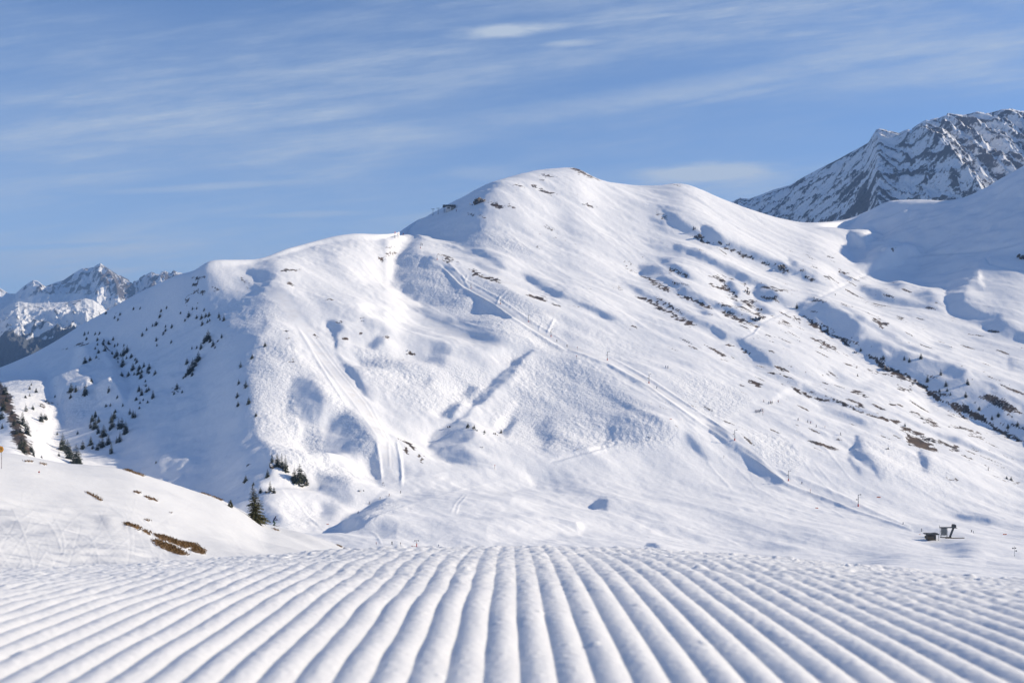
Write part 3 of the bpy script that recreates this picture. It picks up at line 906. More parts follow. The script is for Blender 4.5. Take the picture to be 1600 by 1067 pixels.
w1 = spec_noise(rng, (GH, GW), GS, 16, 60, 1.0, 0, 1.2)
w2 = spec_noise(rng, (GH, GW), GS, 16, 60, 1.0, 0, 1.2)
w3 = spec_noise(rng, (GH, GW), GS, 5, 14, 1.0, 0, 1.0)
w4 = spec_noise(rng, (GH, GW), GS, 5, 14, 1.0, 0, 1.0)
w_amp = np.clip(spec_noise(rng, (GH, GW), GS, 12, 60, 1.0, 0, 1.0), -2, 2)
warp_u = 0.9 * w1 + 0.55 * w3
warp_v = 0.6 * w2 + 0.4 * w4
gz = field_at(Z0, GX, np.maximum(GY, 1))
fade = near_ridge(GX, GY)
H = np.zeros_like(gz)
from_sun = (np.gradient(gz, GS, axis=1) * SX + np.gradient(gz, GS, axis=0) * SY)
from_sun = np.clip(from_sun, -0.6, 0.6)
for it in range(3):
    pu = 800 + F * GX / GY
    pv = HV - F * (gz + H) / GY
    g = bil(relief_map, pu + PX0 + warp_u, pv + PY0 + warp_v)
    cap = 0.64 + 0.13 * w_amp - 0.02 * sstep(pu, 970, 1020) * (1 - sstep(pu, 1280, 1320)) * (1 - sstep(pv, 500, 540)) + 0.25 * sstep(pu, 1310, 1360) * (1 - sstep(pv, 400, 450))
    g = np.where(g > 0, np.minimum(g * (1 + np.clip(0.05 - 1.5 * from_sun, 0, 0.9)), np.maximum(cap - from_sun, 0.02)), g * (0.95 + 0.25 * w_amp)) * ((pv > 0) & (pv < 1000)) * fade
    H = 0.5 * H + 0.5 * sun_relief(g) * sstep(fade, 0, 1) if it else sun_relief(g) * fade
pu = 800 + F * GX / GY
pv = HV - F * (gz + H) / GY
rough = bil(rough_map, pu + PX0, pv + PY0)
piste = bil(piste_map, pu + PX0, pv + PY0)
bare = bil(bare_map, pu + PX0 + 2.0 * w3 + 1.5 * w1, pv + PY0 + 1.0 * w4 + 0.8 * w2)

# natural undulation, drifts along the fall line, wind crust and moguls
FALL = math.radians(-50)
n_big = spec_noise(rng, (GH, GW), GS, 60, 220, 1.6, FALL, 1.5)
n_mid = spec_noise(rng, (GH, GW), GS, 16, 60, 2.4, FALL, 1.3)
n_sml = spec_noise(rng, (GH, GW), GS, 6, 16, 1.7, math.radians(-60), 1.0)
n_mog = spec_noise(rng, (GH, GW), GS, 3.6, 7, 1.2, math.radians(-75), 0.4)
n_msk = spec_noise(rng, (GH, GW), GS, 30, 120, 1.5, FALL, 1.5)
calm = 1 - 0.85 * piste
right = sstep(pu, 950, 1150)
N = (1.3 * n_big + 0.42 * n_mid * calm + 0.13 * n_sml * calm * (0.5 + 0.5 * sstep(n_msk, -.5, .8))
     + 0.13 * n_mog * calm * (0.2 + 0.9 * rough * sstep(n_msk + 0.7 * w_amp, -1.2, 1.0)))
HN = H + bil(knoll_map, pu + PX0, pv + PY0) * fade + N * (0.15 + 0.85 * fade)

# thin snow: extra strips of bare ground on steep right-hand banks
n_str = spec_noise(rng, (GH, GW), GS, 5, 26, 3.6, math.radians(-52), 1.1)
n_st2 = spec_noise(rng, (GH, GW), GS, 40, 160, 1.5, FALL, 1.2)
reg = (right * sstep(pv, 345, 400) * (1 - sstep(pv, 690, 760)) * (1 - piste)
       * sstep(pv - (pu - 1000) * 0.30, 300, 330))
strips = sstep(n_str + 0.5 * n_st2, 1.75, 2.5) * reg * 0.9
n_spk = spec_noise(rng, (GH, GW), GS, 3.5, 12, 1.8, math.radians(-45), 0.6)
spk = bil(np.clip(sketch(SPECK, 'max'), 0, 1), pu + PX0, pv + PY0)
bare = np.maximum(bare * 1.15, np.maximum(strips, sstep(n_spk + 0.5 * n_st2, 2.45, 3.1) * spk))

ZZ = Z0 + plan(HN, XX, YY)
# cuttings and single ski tracks: low berms a metre or two wide
THIN = bil(thin_map, 800 + F * XX / YY + PX0, HV - F * ZZ / YY + PY0)
ZZ = ZZ + 1.15 * THIN * YY / F * sstep(RIDGE_Y[None, :] - YY, 3, 40)
# bring the skyline back on its line: small smooth correction near the crest only
for it in range(3):
    e = np.where(YY < RIDGE_Y[None, :] + 260, ZZ / YY, -9)
    cur = e.max(0)
    tgt = (HV - SKY_V) / F
    d = (tgt - cur)
    kern = np.hanning(37); kern /= kern.sum()
    d = np.convolve(np.pad(d, 18, mode='edge'), kern, 'valid')
    wgt = np.exp(-((YY - RIDGE_Y[None, :]) / 75.0) ** 2)
    ZZ = ZZ + wgt * d[None, :] * YY

BARE_V = plan(bare.astype(np.float32), XX, YY) * (YY < RIDGE_Y[None, :] + 10)
PISTE_V = plan(piste.astype(np.float32), XX, YY)
ROUGH_V = plan(rough.astype(np.float32), XX, YY)


def snow_material(name, bump_scales, haze_tint=None, rock=False, heath=(0.045, 0.034, 0.024), heath2=(0.13, 0.085, 0.05), sss=0.0, bare_lo=0.34, albedo=1.0, rough_attr=False, tint=None):
    m = bpy.data.materials.new(name)
    m.use_nodes = True
    t = m.node_tree
    t.nodes.clear()
    L = t.links.new
    out = nd(t, 'ShaderNodeOutputMaterial')
    b = nd(t, 'ShaderNodeBsdfPrincipled')
    L(b.outputs[0], out.inputs[0])
    geo = nd(t, 'ShaderNodeNewGeometry')
    P = geo.outputs['Position']
    big = noise(t, P, bump_scales[0] * 0.06, 3)
    snow = mixc(t, big, (0.85, 0.858, 0.87), (0.895, 0.897, 0.90))
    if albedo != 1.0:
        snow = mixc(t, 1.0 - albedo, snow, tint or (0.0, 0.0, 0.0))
    b.inputs['Roughness'].default_value = 0.65
    b.inputs['Specular IOR Level'].default_value = 0.25
    at = nd(t, 'ShaderNodeAttribute', attribute_name='bare')
    pt = nd(t, 'ShaderNodeAttribute', attribute_name='piste')
    n1 = noise(t, P, bump_scales[0] * 1.6, 5, 0.72)
    n2 = noise(t, P, bump_scales[0] * 0.25, 4, 0.6)
    # worn snow on the piste shows a trace of soil
    dirt = mth(t, 'MULTIPLY', pt.outputs['Fac'], smooth(t, n2, 0.42, 0.75))
    snow = mixc(t, mth(t, 'MULTIPLY', dirt, 0.22), snow, (0.55, 0.47, 0.38))
    f = mth(t, 'ADD', mth(t, 'MULTIPLY', at.outputs['Fac'], 0.85), mth(t, 'MULTIPLY', mth(t, 'SUBTRACT', n1, 0.52), 2.5))
    f = mth(t, 'MULTIPLY', smooth(t, f, bare_lo - 0.06, bare_lo + 0.22), smooth(t, at.outputs['Fac'], 0.06, 0.2))
    soil = mixc(t, smooth(t, n2, 0.35, 0.62), heath, heath2)
    soil = mixc(t, smooth(t, noise(t, P, bump_scales[0] * 2.2, 4, 0.6), 0.52, 0.72), soil, (0.045, 0.042, 0.038))
    L(mixc(t, f, snow, soil), b.inputs['Base Color'])
    prev = None
    for s, d in zip(bump_scales, bump_scales and BUMPS[name]):
        bp = nd(t, 'ShaderNodeBump')
        bp.inputs['Strength'].default_value = 1.0
        bp.inputs['Distance'].default_value = d
        hgt = noise(t, P, s, 3, 0.55)
        if rough_attr:
            ra = nd(t, 'ShaderNodeAttribute', attribute_name='rough')
            hgt = mth(t, 'MULTIPLY', hgt, mth(t, 'MULTIPLY', mth(t, 'ADD', mth(t, 'MULTIPLY', ra.outputs['Fac'], 0.9), 0.35), mth(t, 'SUBTRACT', 1.0, mth(t, 'MULTIPLY', pt.outputs['Fac'], 0.7))))
        L(hgt, bp.inputs['Height'])
        if prev is not None:
            L(prev, bp.inputs['Normal'])
        prev = bp.outputs[0]
    L(prev, b.inputs['Normal'])
    if sss:
        b.inputs['Specular IOR Level'].default_value = 0.15
        b.inputs['Subsurface Weight'].default_value = sss
        b.inputs['Subsurface Radius'].default_value = (1.0, 1.0, 1.0)
        b.inputs['Subsurface Scale'].default_value = 0.014
    return m


BUMPS = {'mountain_snow': (0.85, 0.32), 'hill_snow': (0.05, 0.02), 'groomed_snow_surface': (0.0007, 0.0005)}
MAT_MTN = snow_material('mountain_snow', (0.30, 0.85), rough_attr=True)
me = grid_mesh('ski_slope', np.stack([XX, YY, ZZ], -1), attrs={'bare': BARE_V, 'piste': PISTE_V, 'rough': ROUGH_V})
ski_slope = structure('ski_slope', me, MAT_MTN)
VV = HV - F * ZZ / YY                                            # row at which each point is seen


def hit(u, v, dz=0.0):
    """point of the ski mountain seen at column u, row v (first one from the near side)"""
    j = int(round((u - US[0]) / (US[1] - US[0])))
    col = VV[:, j]
    k0 = np.searchsorted(YS, 380)
    vis = np.minimum.accumulate(col[k0:])
    idx = np.nonzero(vis <= v)[0]
    if len(idx) == 0:
        k = int(np.argmin(np.where(YS < 2300, col, 9999)))
        y = YS[k]
        return Vector(((u - 800) / F * y, y, float(ZZ[k, j]) + dz))
    k = k0 + idx[0]
    a, bb = col[k - 1], col[k]
    tt = 0 if a == bb else min(max((a - v) / (a - bb), 0), 1)
    y = YS[k - 1] + tt * (YS[k] - YS[k - 1])
    z = ZZ[k - 1, j] + tt * (ZZ[k, j] - ZZ[k - 1, j])
    return Vector(((u - 800) / F * y, y, float(z) + dz))

# ------------------------------------------------------------------ snowy hill on the left
HC = {-420: (690, 60), -150: (697, 85), 0: (707, 108), 35: (712, 112), 105: (725, 120), 150: (728, 126), 196: (735, 132), 238: (747, 140), 301: (767, 155),
      346: (782, 166), 378: (798, 175), 416: (819, 185), 437: (824, 190), 479: (835, 203), 525: (851, 218), 549: (861, 226),
      620: (890, 245), 760: (935, 285)}
hu = np.arange(-330, 761, 1.3)
hk = np.array(sorted(HC))
hv = pchip(hk, [HC[k][0] for k in hk], hu)
hy = pchip(hk, [HC[k][1] for k in hk], hu)
HYS = 14.0 * (420.0 / 14.0) ** np.linspace(0, 1, 760)
HZ = np.zeros((len(HYS), len(hu)))
for j in range(len(hu)):
    yc, vc = hy[j], hv[j]
    zc = (HV - vc) / F * yc
    v1 = vc + (900 - vc) * 0.55 if vc < 890 else vc + 6
    v2 = max(895, vc + 12)
    ya = [8, yc * 0.36, yc * 0.66, yc, yc + 14, yc + 45, yc + 260]
    za = [-(v2 + 60 - HV) / F * 8 - 1.0, -(v2 - HV) / F * yc * 0.36, -(v1 - HV) / F * yc * 0.66, zc, zc - 2.0, zc - 20, zc - 190]
    HZ[:, j] = pchip(ya, za, HYS)
HX = (hu[None, :] - 800) / F * HYS[:, None]
HY = np.repeat(HYS[:, None], len(hu), 1)
HGS = 0.35
hgw, hgh = 760, 800
rngh = np.random.default_rng(3)
hn1 = spec_noise(rngh, (hgh, hgw), HGS, 8, 40, 1.5, -0.6, 1.4)
hn2 = spec_noise(rngh, (hgh, hgw), HGS, 1.2, 5, 1.3, 0.9, 1.0)
hn3 = spec_noise(rngh, (hgh, hgw), HGS, 1.4, 6, 9.0, 1.25, 0.8)     # ski tracks, long grooves
hn4 = spec_noise(rngh, (hgh, hgw), HGS, 1.4, 6, 9.0, 1.75, 0.8)


def hplan(img):
    return bil(img, (HX + 190) / HGS, (HY - 5) / HGS)


HU = np.repeat(hu[None, :], len(HYS), 0)
HV0 = HV - F * HZ / HY
TRK = """
p 1 12 -100,760 60,790 170,790 235,850 240,890 100,900 -100,890
s .6 6 180,800 225,850 240,880
"""
hb = """
s 1 2.2 193,818 205,822 222,829
s 1 1.6 222,829 236,836
p 1 1.5 238,834 258,838 285,848 300,855 290,858 268,850 246,842
p 1 1.5 280,846 305,850 322,862 312,864 296,856
p 1 1.5 237,843 255,846 282,860 294,868 280,868 262,862 245,854
s 1 1.8 296,860 320,866
s .8 1.4 226,812 234,815
s .9 1.4 132,768 145,775 160,784
s .9 1.6 208,768 222,772
s .9 1.5 224,775 248,784
s .8 1.2 37,721 52,722
s .8 1.2 62,724 72,727
s .9 1.4 192,733 228,745
s .9 1.6 310,768 330,774 350,783
s .8 1.2 425,825 438,830
s .9 1.4 525,850 535,855
s .9 1.4 536,856 550,862
s .6 1 264,800 270,803
"""
trk_map = np.clip(sketch(TRK, 'max'), 0, 1)
hb_map = np.clip(sketch(hb, 'max'), 0, 1)
htr = bil(trk_map, HU + PX0, HV0 + PY0)
cr = hy[None, :]
hfade = sstep(cr - HY, 0, 25)
HN_ = (0.30 * hplan(hn1) * hfade + 0.03 * hplan(hn2) * (0.5 + 1.5 * htr) + 0.02 * (hplan(hn3) + hplan(hn4)) * htr
       + 0.006 * hplan(hn3) + 0.004 * hplan(hn4))
HZ = HZ + HN_
HVV = HV - F * HZ / HY
# ski tracks: single arcs carved across the near side of the hill
rtk = random.Random(23)
arcs = []
for k in range(150):
    lowl = k < 115
    u_, v_ = (rtk.uniform(-60, 250), rtk.uniform(780, 880)) if lowl else (rtk.uniform(-60, 420), rtk.uniform(735, 860))
    L_ = rtk.uniform(60, 200)
    an = rtk.choice((math.radians(rtk.uniform(45, 80)), math.radians(rtk.uniform(100, 150)), math.radians(rtk.uniform(10, 35))))
    bend_ = rtk.uniform(-0.7, 0.7)
    pts_ = []
    for q in range(10):
        pts_.append((u_, v_))
        u_ += math.cos(an) * L_ / 9; v_ += math.sin(an) * L_ / 9 * 0.7
        an += bend_ / 9
    arcs.append(f"s {rtk.choice((1, -1, 1)) * rtk.uniform(.25, .8) * (1 if lowl else .5):.2f} {rtk.uniform(1.2, 1.9):.1f} " + ' '.join(f'{a:.1f},{b:.1f}' for a, b in pts_))
arc_map = sketch(chr(10).join(arcs), 'thin')
HZ = HZ + 0.34 * bil(arc_map, HU + PX0, HVV + PY0) * HY / F * hfade
HVV = HV - F * HZ / HY
hbare = bil(hb_map, HU + PX0, HVV + PY0) * (HY < cr + 6)
HZ = HZ + 0.12 * hbare
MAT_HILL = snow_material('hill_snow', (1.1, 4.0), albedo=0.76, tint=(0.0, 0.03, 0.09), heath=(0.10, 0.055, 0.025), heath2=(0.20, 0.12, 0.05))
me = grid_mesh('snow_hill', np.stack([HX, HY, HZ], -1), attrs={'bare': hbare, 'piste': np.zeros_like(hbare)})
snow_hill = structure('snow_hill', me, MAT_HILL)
HVV = HV - F * HZ / HY


def hit_hill(u, v, dz=0.0):
    j = int(round((u - hu[0]) / (hu[1] - hu[0])))
    col = HVV[:, j]
    k0 = np.searchsorted(HYS, hy[j] * 0.3)
    vis = np.minimum.accumulate(col[k0:])
    idx = np.nonzero(vis <= v)[0]
    k = k0 + (idx[0] if len(idx) else int(np.argmin(col[k0:])))
    y = HYS[k]
    return Vector(((u - 800) / F * y, y, float(HZ[k, j]) + dz))


# ------------------------------------------------------------------ freshly groomed snow at the camera
FGU = np.concatenate([np.arange(-2900, -260, 5.0), np.arange(-260, 1861, 1.25), np.arange(1865, 4500, 5.0)])
FY = np.concatenate([np.linspace(0.45, 1.25, 70, endpoint=False), np.linspace(1.25, 1.9, 60, endpoint=False), 1.9 * (9.5 / 1.9) ** np.linspace(0, 1, 700, endpoint=False),
                     9.5 * (200 / 9.5) ** np.linspace(0, 1, 90)])
FX = (FGU[None, :] - 800) / F * FY[:, None]
FYY = np.repeat(FY[:, None], len(FGU), 1)
h0, s0, c0 = 0.5075, -0.0287, 0.0157
yb = np.minimum(FYY, 12.0)
zb = -(h0 + s0 * yb + c0 * yb * yb) - np.maximum(FYY - 12, 0) * 0.43
xs = FX * np.minimum(1, 9.0 / FYY)
side = np.where(xs > 0, 0.125 * (np.sqrt(np.maximum(xs - 0.5, 0) ** 2 + 0.2) - 0.447), 0.07 * np.maximum(-xs - 0.6, 0))
zb = zb - side * np.clip(FYY / 5.7, 0, 1.2) * sstep(FYY, 1.5, 5.0)
PITCH = 0.064
rngf = np.random.default_rng(11)
FS = 0.008
fw_, fh_ = 1500, 1250                                           # 12 x 10 m
def fplan(img, ox=6.0, oy=0.5):
    return bil(img, np.mod((FX + ox) / FS, fw_ - 2), np.mod((FYY - oy) / FS, fh_ - 2))
fa = spec_noise(rngf, (fh_, fw_), FS, 0.035, 0.12, 1.0, 0, 1.0)
fb = spec_noise(rngf, (fh_, fw_), FS, 0.14, 0.6, 1.2, 0.3, 1.3)
fc = spec_noise(rngf, (fh_, fw_), FS, 0.5, 2.5, 1.2, 0.3, 1.3)
fd = spec_noise(rngf, (fh_, fw_), FS, 0.02, 0.04, 1.0, 0, 0.6)
fg = spec_noise(rngf, (fh_, fw_), FS, 0.022, 0.06, 1.0, 0, 0.8)
fe = spec_noise(rngf, (fh_, fw_), FS, 0.05, 0.16, 1.0, 0, 0.5)
wob = 0.0004 * fplan(fb) + 0.0014 * fplan(fc)
ph = (FX + wob - 0.012) / PITCH
fr = ph - np.floor(ph) - 0.5
prof = np.cos(np.pi * fr)                                       # rounded roll between narrow grooves
prof = np.abs(prof) ** 0.9
cr_ = sstep(FYY, 2.2, 4.4)                                      # the comb left a rougher finish over the hump
rgt = sstep(FX / FYY, 0.10, 0.42) * sstep(FYY, 2.0, 3.0)
amp = 0.0090 * (1 - 0.62 * cr_ - 0.35 * rgt) * (1 + 0.07 * fplan(fb))
lump = np.clip(fplan(fe) - 0.9, 0, 3)
fz = (amp * prof + 0.0003 * fplan(fd) * (0.5 + prof) + 0.0010 * fplan(fa) * (0.12 + 1.0 * cr_ + 1.0 * rgt)
      + 0.0008 * fplan(fb) * (0.6 + 2.2 * cr_) + 0.006 * fplan(fc) * sstep(FYY, 1.8, 4)
      + 0.0010 * (fplan(fg) * (0.06 + cr_ + 0.5 * rgt)) + 0.0035 * np.clip(fplan(fe) - 2.3, 0, 1.5) + 0.0012 * lump * (0.04 + 0.8 * cr_ + 0.5 * rgt))
# broken edge right on the crest
band = np.exp(-((FYY - 5.6) / 0.75) ** 2)
fz = fz + band * (0.0020 * np.clip(fplan(fb), -0.8, 2.5) + 0.0015 * fplan(fa)) * sstep(np.cos(2 * np.pi * FYY / 1.0) + fplan(fb), -1, 1)
FZ = zb + fz * (1 - sstep(FYY, 9.0, 9.5))
me = grid_mesh('groomed_snow', np.stack([FX, FYY, FZ], -1), attrs={'bare': np.zeros_like(FZ), 'piste': np.zeros_like(FZ)})
MAT_FG = snow_material('groomed_snow_surface', (110.0, 420.0), sss=0.9, albedo=0.86)
groomed = structure('groomed_snow', me, MAT_FG)

# dry grass and heath standing out of the thawed patches
rtuft = np.random.default_rng(17)
jj, ii = np.nonzero(hbare > 0.55)
okk = HU[jj, ii] > -30
jj, ii = jj[okk], ii[okk]
nt = min(len(jj), 5200)
sel = rtuft.choice(len(jj), nt, replace=False)
tv = []
for q in sel:
    bx, by, bz = HX[jj[q], ii[q]], HY[jj[q], ii[q]], HZ[jj[q], ii[q]]
    for k in range(3):
        a = rtuft.uniform(0, 6.28); hgt = rtuft.uniform(0.04, 0.15); w = rtuft.uniform(0.02, 0.06); ln = rtuft.uniform(-.12, .12, 2)
        ox, oy = rtuft.uniform(-.25, .25, 2)
        dx, dy = math.cos(a) * w, math.sin(a) * w
        tv += [(bx + ox - dx, by + oy - dy, bz - 0.03), (bx + ox + dx, by + oy + dy, bz - 0.03), (bx + ox + ln[0], by + oy + ln[1], bz + hgt)]
tm = bpy.data.meshes.new('heath')
tm.from_pydata(tv, [], [(3 * k, 3 * k + 1, 3 * k + 2) for k in range(len(tv) // 3)])
mt_ = bpy.data.materials.new('dry_heath')
mt_.use_nodes = True
tt_ = mt_.node_tree
gt_ = nd(tt_, 'ShaderNodeNewGeometry')
tt_.links.new(mixc(tt_, noise(tt_, gt_.outputs['Position'], 2.5, 3), (0.05, 0.03, 0.015), (0.26, 0.15, 0.05)), tt_.nodes['Principled BSDF'].inputs['Base Color'])
tt_.nodes['Principled BSDF'].inputs['Roughness'].default_value = 0.9
heath = link('heath', tm, mt_)
heath['kind'] = 'stuff'
heath['label'] = 'brown dry heath and grass poking through the near snow hill'

# ------------------------------------------------------------------ far mountains
def rock_material(name, rock1, rock2, snow_lo, scale):
    m = bpy.data.materials.new(name)
    m.use_nodes = True
    t = m.node_tree
    t.nodes.clear()
    L = t.links.new
    out = nd(t, 'ShaderNodeOutputMaterial')
    b = nd(t, 'ShaderNodeBsdfPrincipled')
    L(b.outputs[0], out.inputs[0])
    geo = nd(t, 'ShaderNodeNewGeometry')
    P = geo.outputs['Position']
    at = nd(t, 'ShaderNodeAttribute', attribute_name='bare')
    n1 = noise(t, P, scale, 6, 0.68)
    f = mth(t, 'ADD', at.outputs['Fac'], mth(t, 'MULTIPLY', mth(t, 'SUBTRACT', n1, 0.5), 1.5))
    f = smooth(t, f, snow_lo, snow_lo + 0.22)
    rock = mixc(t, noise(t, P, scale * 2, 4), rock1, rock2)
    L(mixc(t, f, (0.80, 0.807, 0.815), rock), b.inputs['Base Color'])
    b.inputs['Roughness'].default_value = 0.85
    b.inputs['Specular IOR Level'].default_value = 0.15
    bp = nd(t, 'ShaderNodeBump')
    bp.inputs['Distance'].default_value = 0.35 / scale
    bp.inputs['Strength'].default_value = 0.8
    L(n1, bp.inputs['Height'])
    L(bp.outputs[0], b.inputs['Normal'])
    return m


def ridged(rngm, shape, step, l0, octs, aniso, ang):
    out = np.zeros(shape); a = 1.0; tot = 0; prev = 1.0
    for o in range(octs):
        n = spec_noise(rngm, shape, step, l0 * 0.7 / 2 ** o, l0 * 1.5 / 2 ** o, aniso, ang, 0.5)
        r = 1 - np.minimum(np.abs(n) * 0.9, 1.0)
        out += a * r * (0.5 + 0.5 * prev); tot += a
        prev = r; a *= 0.5
    return out / tot


def mountain(name, sky, u0, u1, du, yc, depth_of, slope, ribs, mat, seed, rock_fn, extra=None, back=0.9, nrow=420, front=900, cap=False, jag=0.0):
    """a mountain whose crest runs along `sky` at distance yc(u); the face falls towards the valley with `slope`"""
    us = np.arange(u0, u1, du)
    sv = np.interp(us, [p[0] for p in sky], [p[1] for p in sky])
    y0 = yc(us)
    if jag:
        jr = np.random.default_rng(seed + 100)
        jn = np.convolve(jr.standard_normal(len(us) + 4), np.ones(5) / 5 ** 0.5, 'valid') + jr.standard_normal(len(us)) * 0.6
        jag_h = jag * jn / F * y0
    zc = (HV - sv) / F * y0
    s = np.concatenate([np.linspace(-front, 0, nrow), np.linspace(0, 700, 60)[1:]])      # metres in front of / behind the crest
    Y = y0[None, :] + s[:, None]
    X = (us[None, :] - 800) / F * Y
    Z = zc[None, :] + np.where(s < 0, slope(-s), -back * s)[:, None]
    X0, Y0 = X.min(), Y.min()
    st = max((X.max() - X0) / 1000, (Y.max() - Y0) / 900)
    rngm = np.random.default_rng(seed)
    shp = (int((Y.max() - Y0) / st) + 3, int((X.max() - X0) / st) + 3)
    w = sstep(np.abs(s), 0, front * 0.13)[:, None] * 0.88 + 0.12
    rock_in = []
    for (l0, octs, an, ang, amp, sign) in ribs:
        r = ridged(rngm, shp, st, l0, octs, an, ang)
        v = bil(r.astype(np.float32), (X - X0) / st, (Y - Y0) / st)
        rock_in.append(v)
        Z = Z + amp * (v - v.mean()) * w * sign
    if extra is not None:
        Z = Z + extra(us, s, X, Y)
    if jag:
        Z = Z - jag_h[None, :] * np.exp(-(s / 30.0) ** 2)[:, None]
    # crest back on its line
    for it in range(3):
        k = (Z / Y).max(0)
        d = (HV - sv) / F - k
        if jag and it > 0:
            break
        Z = Z + np.exp(-(s / (front * 0.10)) ** 2)[:, None] * (d * y0)[None, :]
    if cap:
        lim = ((HV - sv) / F)[None, :] * Y - 0.06 * np.abs(s)[:, None]
        Z = np.where(s[:, None] < -1, np.minimum(Z, lim), Z)
    gz_y = np.gradient(Z, axis=0) / np.maximum(np.gradient(Y, axis=0), 1e-3)
    gz_x = np.gradient(Z, axis=1) / np.maximum(np.gradient(X, axis=1), 1e-3)
    st_ = np.sqrt(gz_x ** 2 + gz_y ** 2)
    U = np.repeat(us[None, :], len(s), 0)
    V = HV - F * Z / Y
    rk = rock_fn(U, V, st_, rock_in, gz_x, s[:, None])
    me = grid_mesh(name, np.stack([X, Y, Z], -1), attrs={'bare': rk})
    return structure(name, me, mat)


RSKY = [(1080, 345), (1120, 326), (1147, 314), (1157, 309), (1163, 310), (1170, 311), (1190, 304), (1210, 296), (1222, 293), (1236, 289), (1250, 280), (1284, 262),
        (1310, 249), (1326, 240), (1345, 230), (1357, 223), (1364, 211), (1369, 203), (1374, 201), (1380, 202), (1392, 205), (1405, 207), (1412, 203), (1419, 200),
        (1424, 202), (1434, 194), (1447, 186), (1452, 187), (1460, 184), (1467, 183), (1474, 179), (1481, 177), (1492, 178), (1505, 180), (1515, 178), (1526, 174),
        (1535, 176), (1546, 177), (1555, 174), (1566, 170), (1577, 169), (1588, 172), (1600, 174), (1640, 160), (1700, 150), (1780, 170), (1850, 190)]


def rock_right(U, V, st_, rin, gx_, s):
    left = 1 - sstep(U + (V - 203) * -0.62, 1375, 1400)
    core = np.exp(-(((U - 1350 - 0.4 * (310 - V)) / 60) ** 2 + ((V - 308) / 42) ** 2))
    a = 0.27 + 0.70 * (rin[1] - 0.45) + 0.20 * (rin[2] - 0.45) + 0.46 * core + 0.15 * sstep(-s, 60, 0)
    a = a + (1 - left) * (0.34 * sstep(gx_, 0.0, 0.7) - 0.16 * sstep(-gx_, 0.1, 0.8)) + 0.17 * left * (1 - core)  # extra rock colour deepens the shaded sides, sunward sides stay snowy
    return a


def rib_right(us, s, X, Y):
    d = np.maximum(-s, 0)[:, None]
    U = us[None, :]
    # the main rib runs from the first summit down to the right, and flatter ones repeat beyond it
    out = 0
    for (uc, k, a, wd) in ((1372, 0.20, 130, 38), (1392, 0.22, 45, 14), (1425, 0.24, 70, 17), (1448, 0.22, 60, 14), (1480, 0.24, 75, 17), (1515, 0.24, 70, 17), (1550, 0.24, 75, 18), (1580, 0.22, 70, 16), (1610, 0.24, 70, 18)):
        q = (U - (uc + k * d)) / wd
        a = a if uc == 1372 else a * 0.48
        prof_ = np.where(q < 0, np.maximum(0, 1 + q * 1.7), np.maximum(0, 1 - q * 0.55)) if uc > 1372 else np.where(q < 0, np.exp(q * 1.3), np.exp(-q * 0.8))
        out = out + a * prof_ * np.minimum(1, d / (a * 2.6))
    return out


MAT_ROCK = rock_material('rocky_mountain_surface', (0.07, 0.065, 0.065), (0.17, 0.145, 0.125), 0.40, 0.06)
mountain('rocky_mountain', RSKY, 1090, 1850, 0.9, lambda u: 4300 + 5.0 * np.maximum(1372 - u, 0), None, lambda d: -0.62 * d - 0.00010 * d * d, 
         [(130, 3, 6.0, math.radians(-68), 20, 1), (60, 3, 5.0, math.radians(-68), 16, 1), (35, 4, 2.0, math.radians(-68), 15, 1)], MAT_ROCK, 5, rock_right, rib_right, front=1000, cap=True, jag=0.9)

LSKY = [(-420, 470), (-250, 430), (-120, 455), (-40, 440), (0, 450), (8, 455), (15, 459), (24, 459), (35, 449), (51, 438), (60, 438), (66, 443), (72, 447), (85, 442),
        (99, 438), (108, 432), (114, 428), (122, 423), (129, 419), (137, 419), (147, 417), (152, 412), (157, 409), (162, 413), (168, 417), (176, 422), (186, 429), (197, 435), (207, 440),
        (214, 436), (222, 432), (230, 426), (237, 423), (243, 426), (249, 427), (253, 424), (258, 423), (263, 426), (267, 427), (271, 422), (276, 425), (282, 426), (300, 432), (330, 445), (420, 460), (520, 470)]


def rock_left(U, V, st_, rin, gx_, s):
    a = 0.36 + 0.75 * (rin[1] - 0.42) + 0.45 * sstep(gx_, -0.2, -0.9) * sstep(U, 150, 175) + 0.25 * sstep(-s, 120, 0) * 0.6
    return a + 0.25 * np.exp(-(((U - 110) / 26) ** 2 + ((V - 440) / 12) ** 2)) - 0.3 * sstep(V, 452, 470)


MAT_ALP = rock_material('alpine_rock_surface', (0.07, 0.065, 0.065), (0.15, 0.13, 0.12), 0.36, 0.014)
def pk(us, s, X, Y):
    d = np.maximum(-s, 0)[:, None]
    U = us[None, :]
    out = 0
    for (uc, k, a, wd) in ((157, 0.035, 160, 26), (58, 0.03, 80, 16), (237, 0.035, 70, 14), (271, 0.03, 60, 10), (205, 0.03, 40, 12)):
        q = (U - (uc + k * d)) / wd
        out = out + a * np.where(q < 0, np.exp(q), np.exp(-q * 0.9)) * sstep(d, 0, 250)
    return out


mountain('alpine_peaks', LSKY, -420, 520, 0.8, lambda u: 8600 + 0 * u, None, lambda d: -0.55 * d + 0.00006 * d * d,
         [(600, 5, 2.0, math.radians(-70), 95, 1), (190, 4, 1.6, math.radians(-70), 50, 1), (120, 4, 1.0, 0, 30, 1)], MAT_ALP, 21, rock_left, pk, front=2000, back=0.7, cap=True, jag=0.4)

MSKY = [(-420, 430), (-200, 455), (-60, 470), (0, 486), (14, 476), (28, 471), (50, 474), (75, 473), (105, 472), (120, 469), (133, 466), (146, 469), (152, 473), (160, 480), (168, 486), (185, 496), (240, 520), (420, 570)]


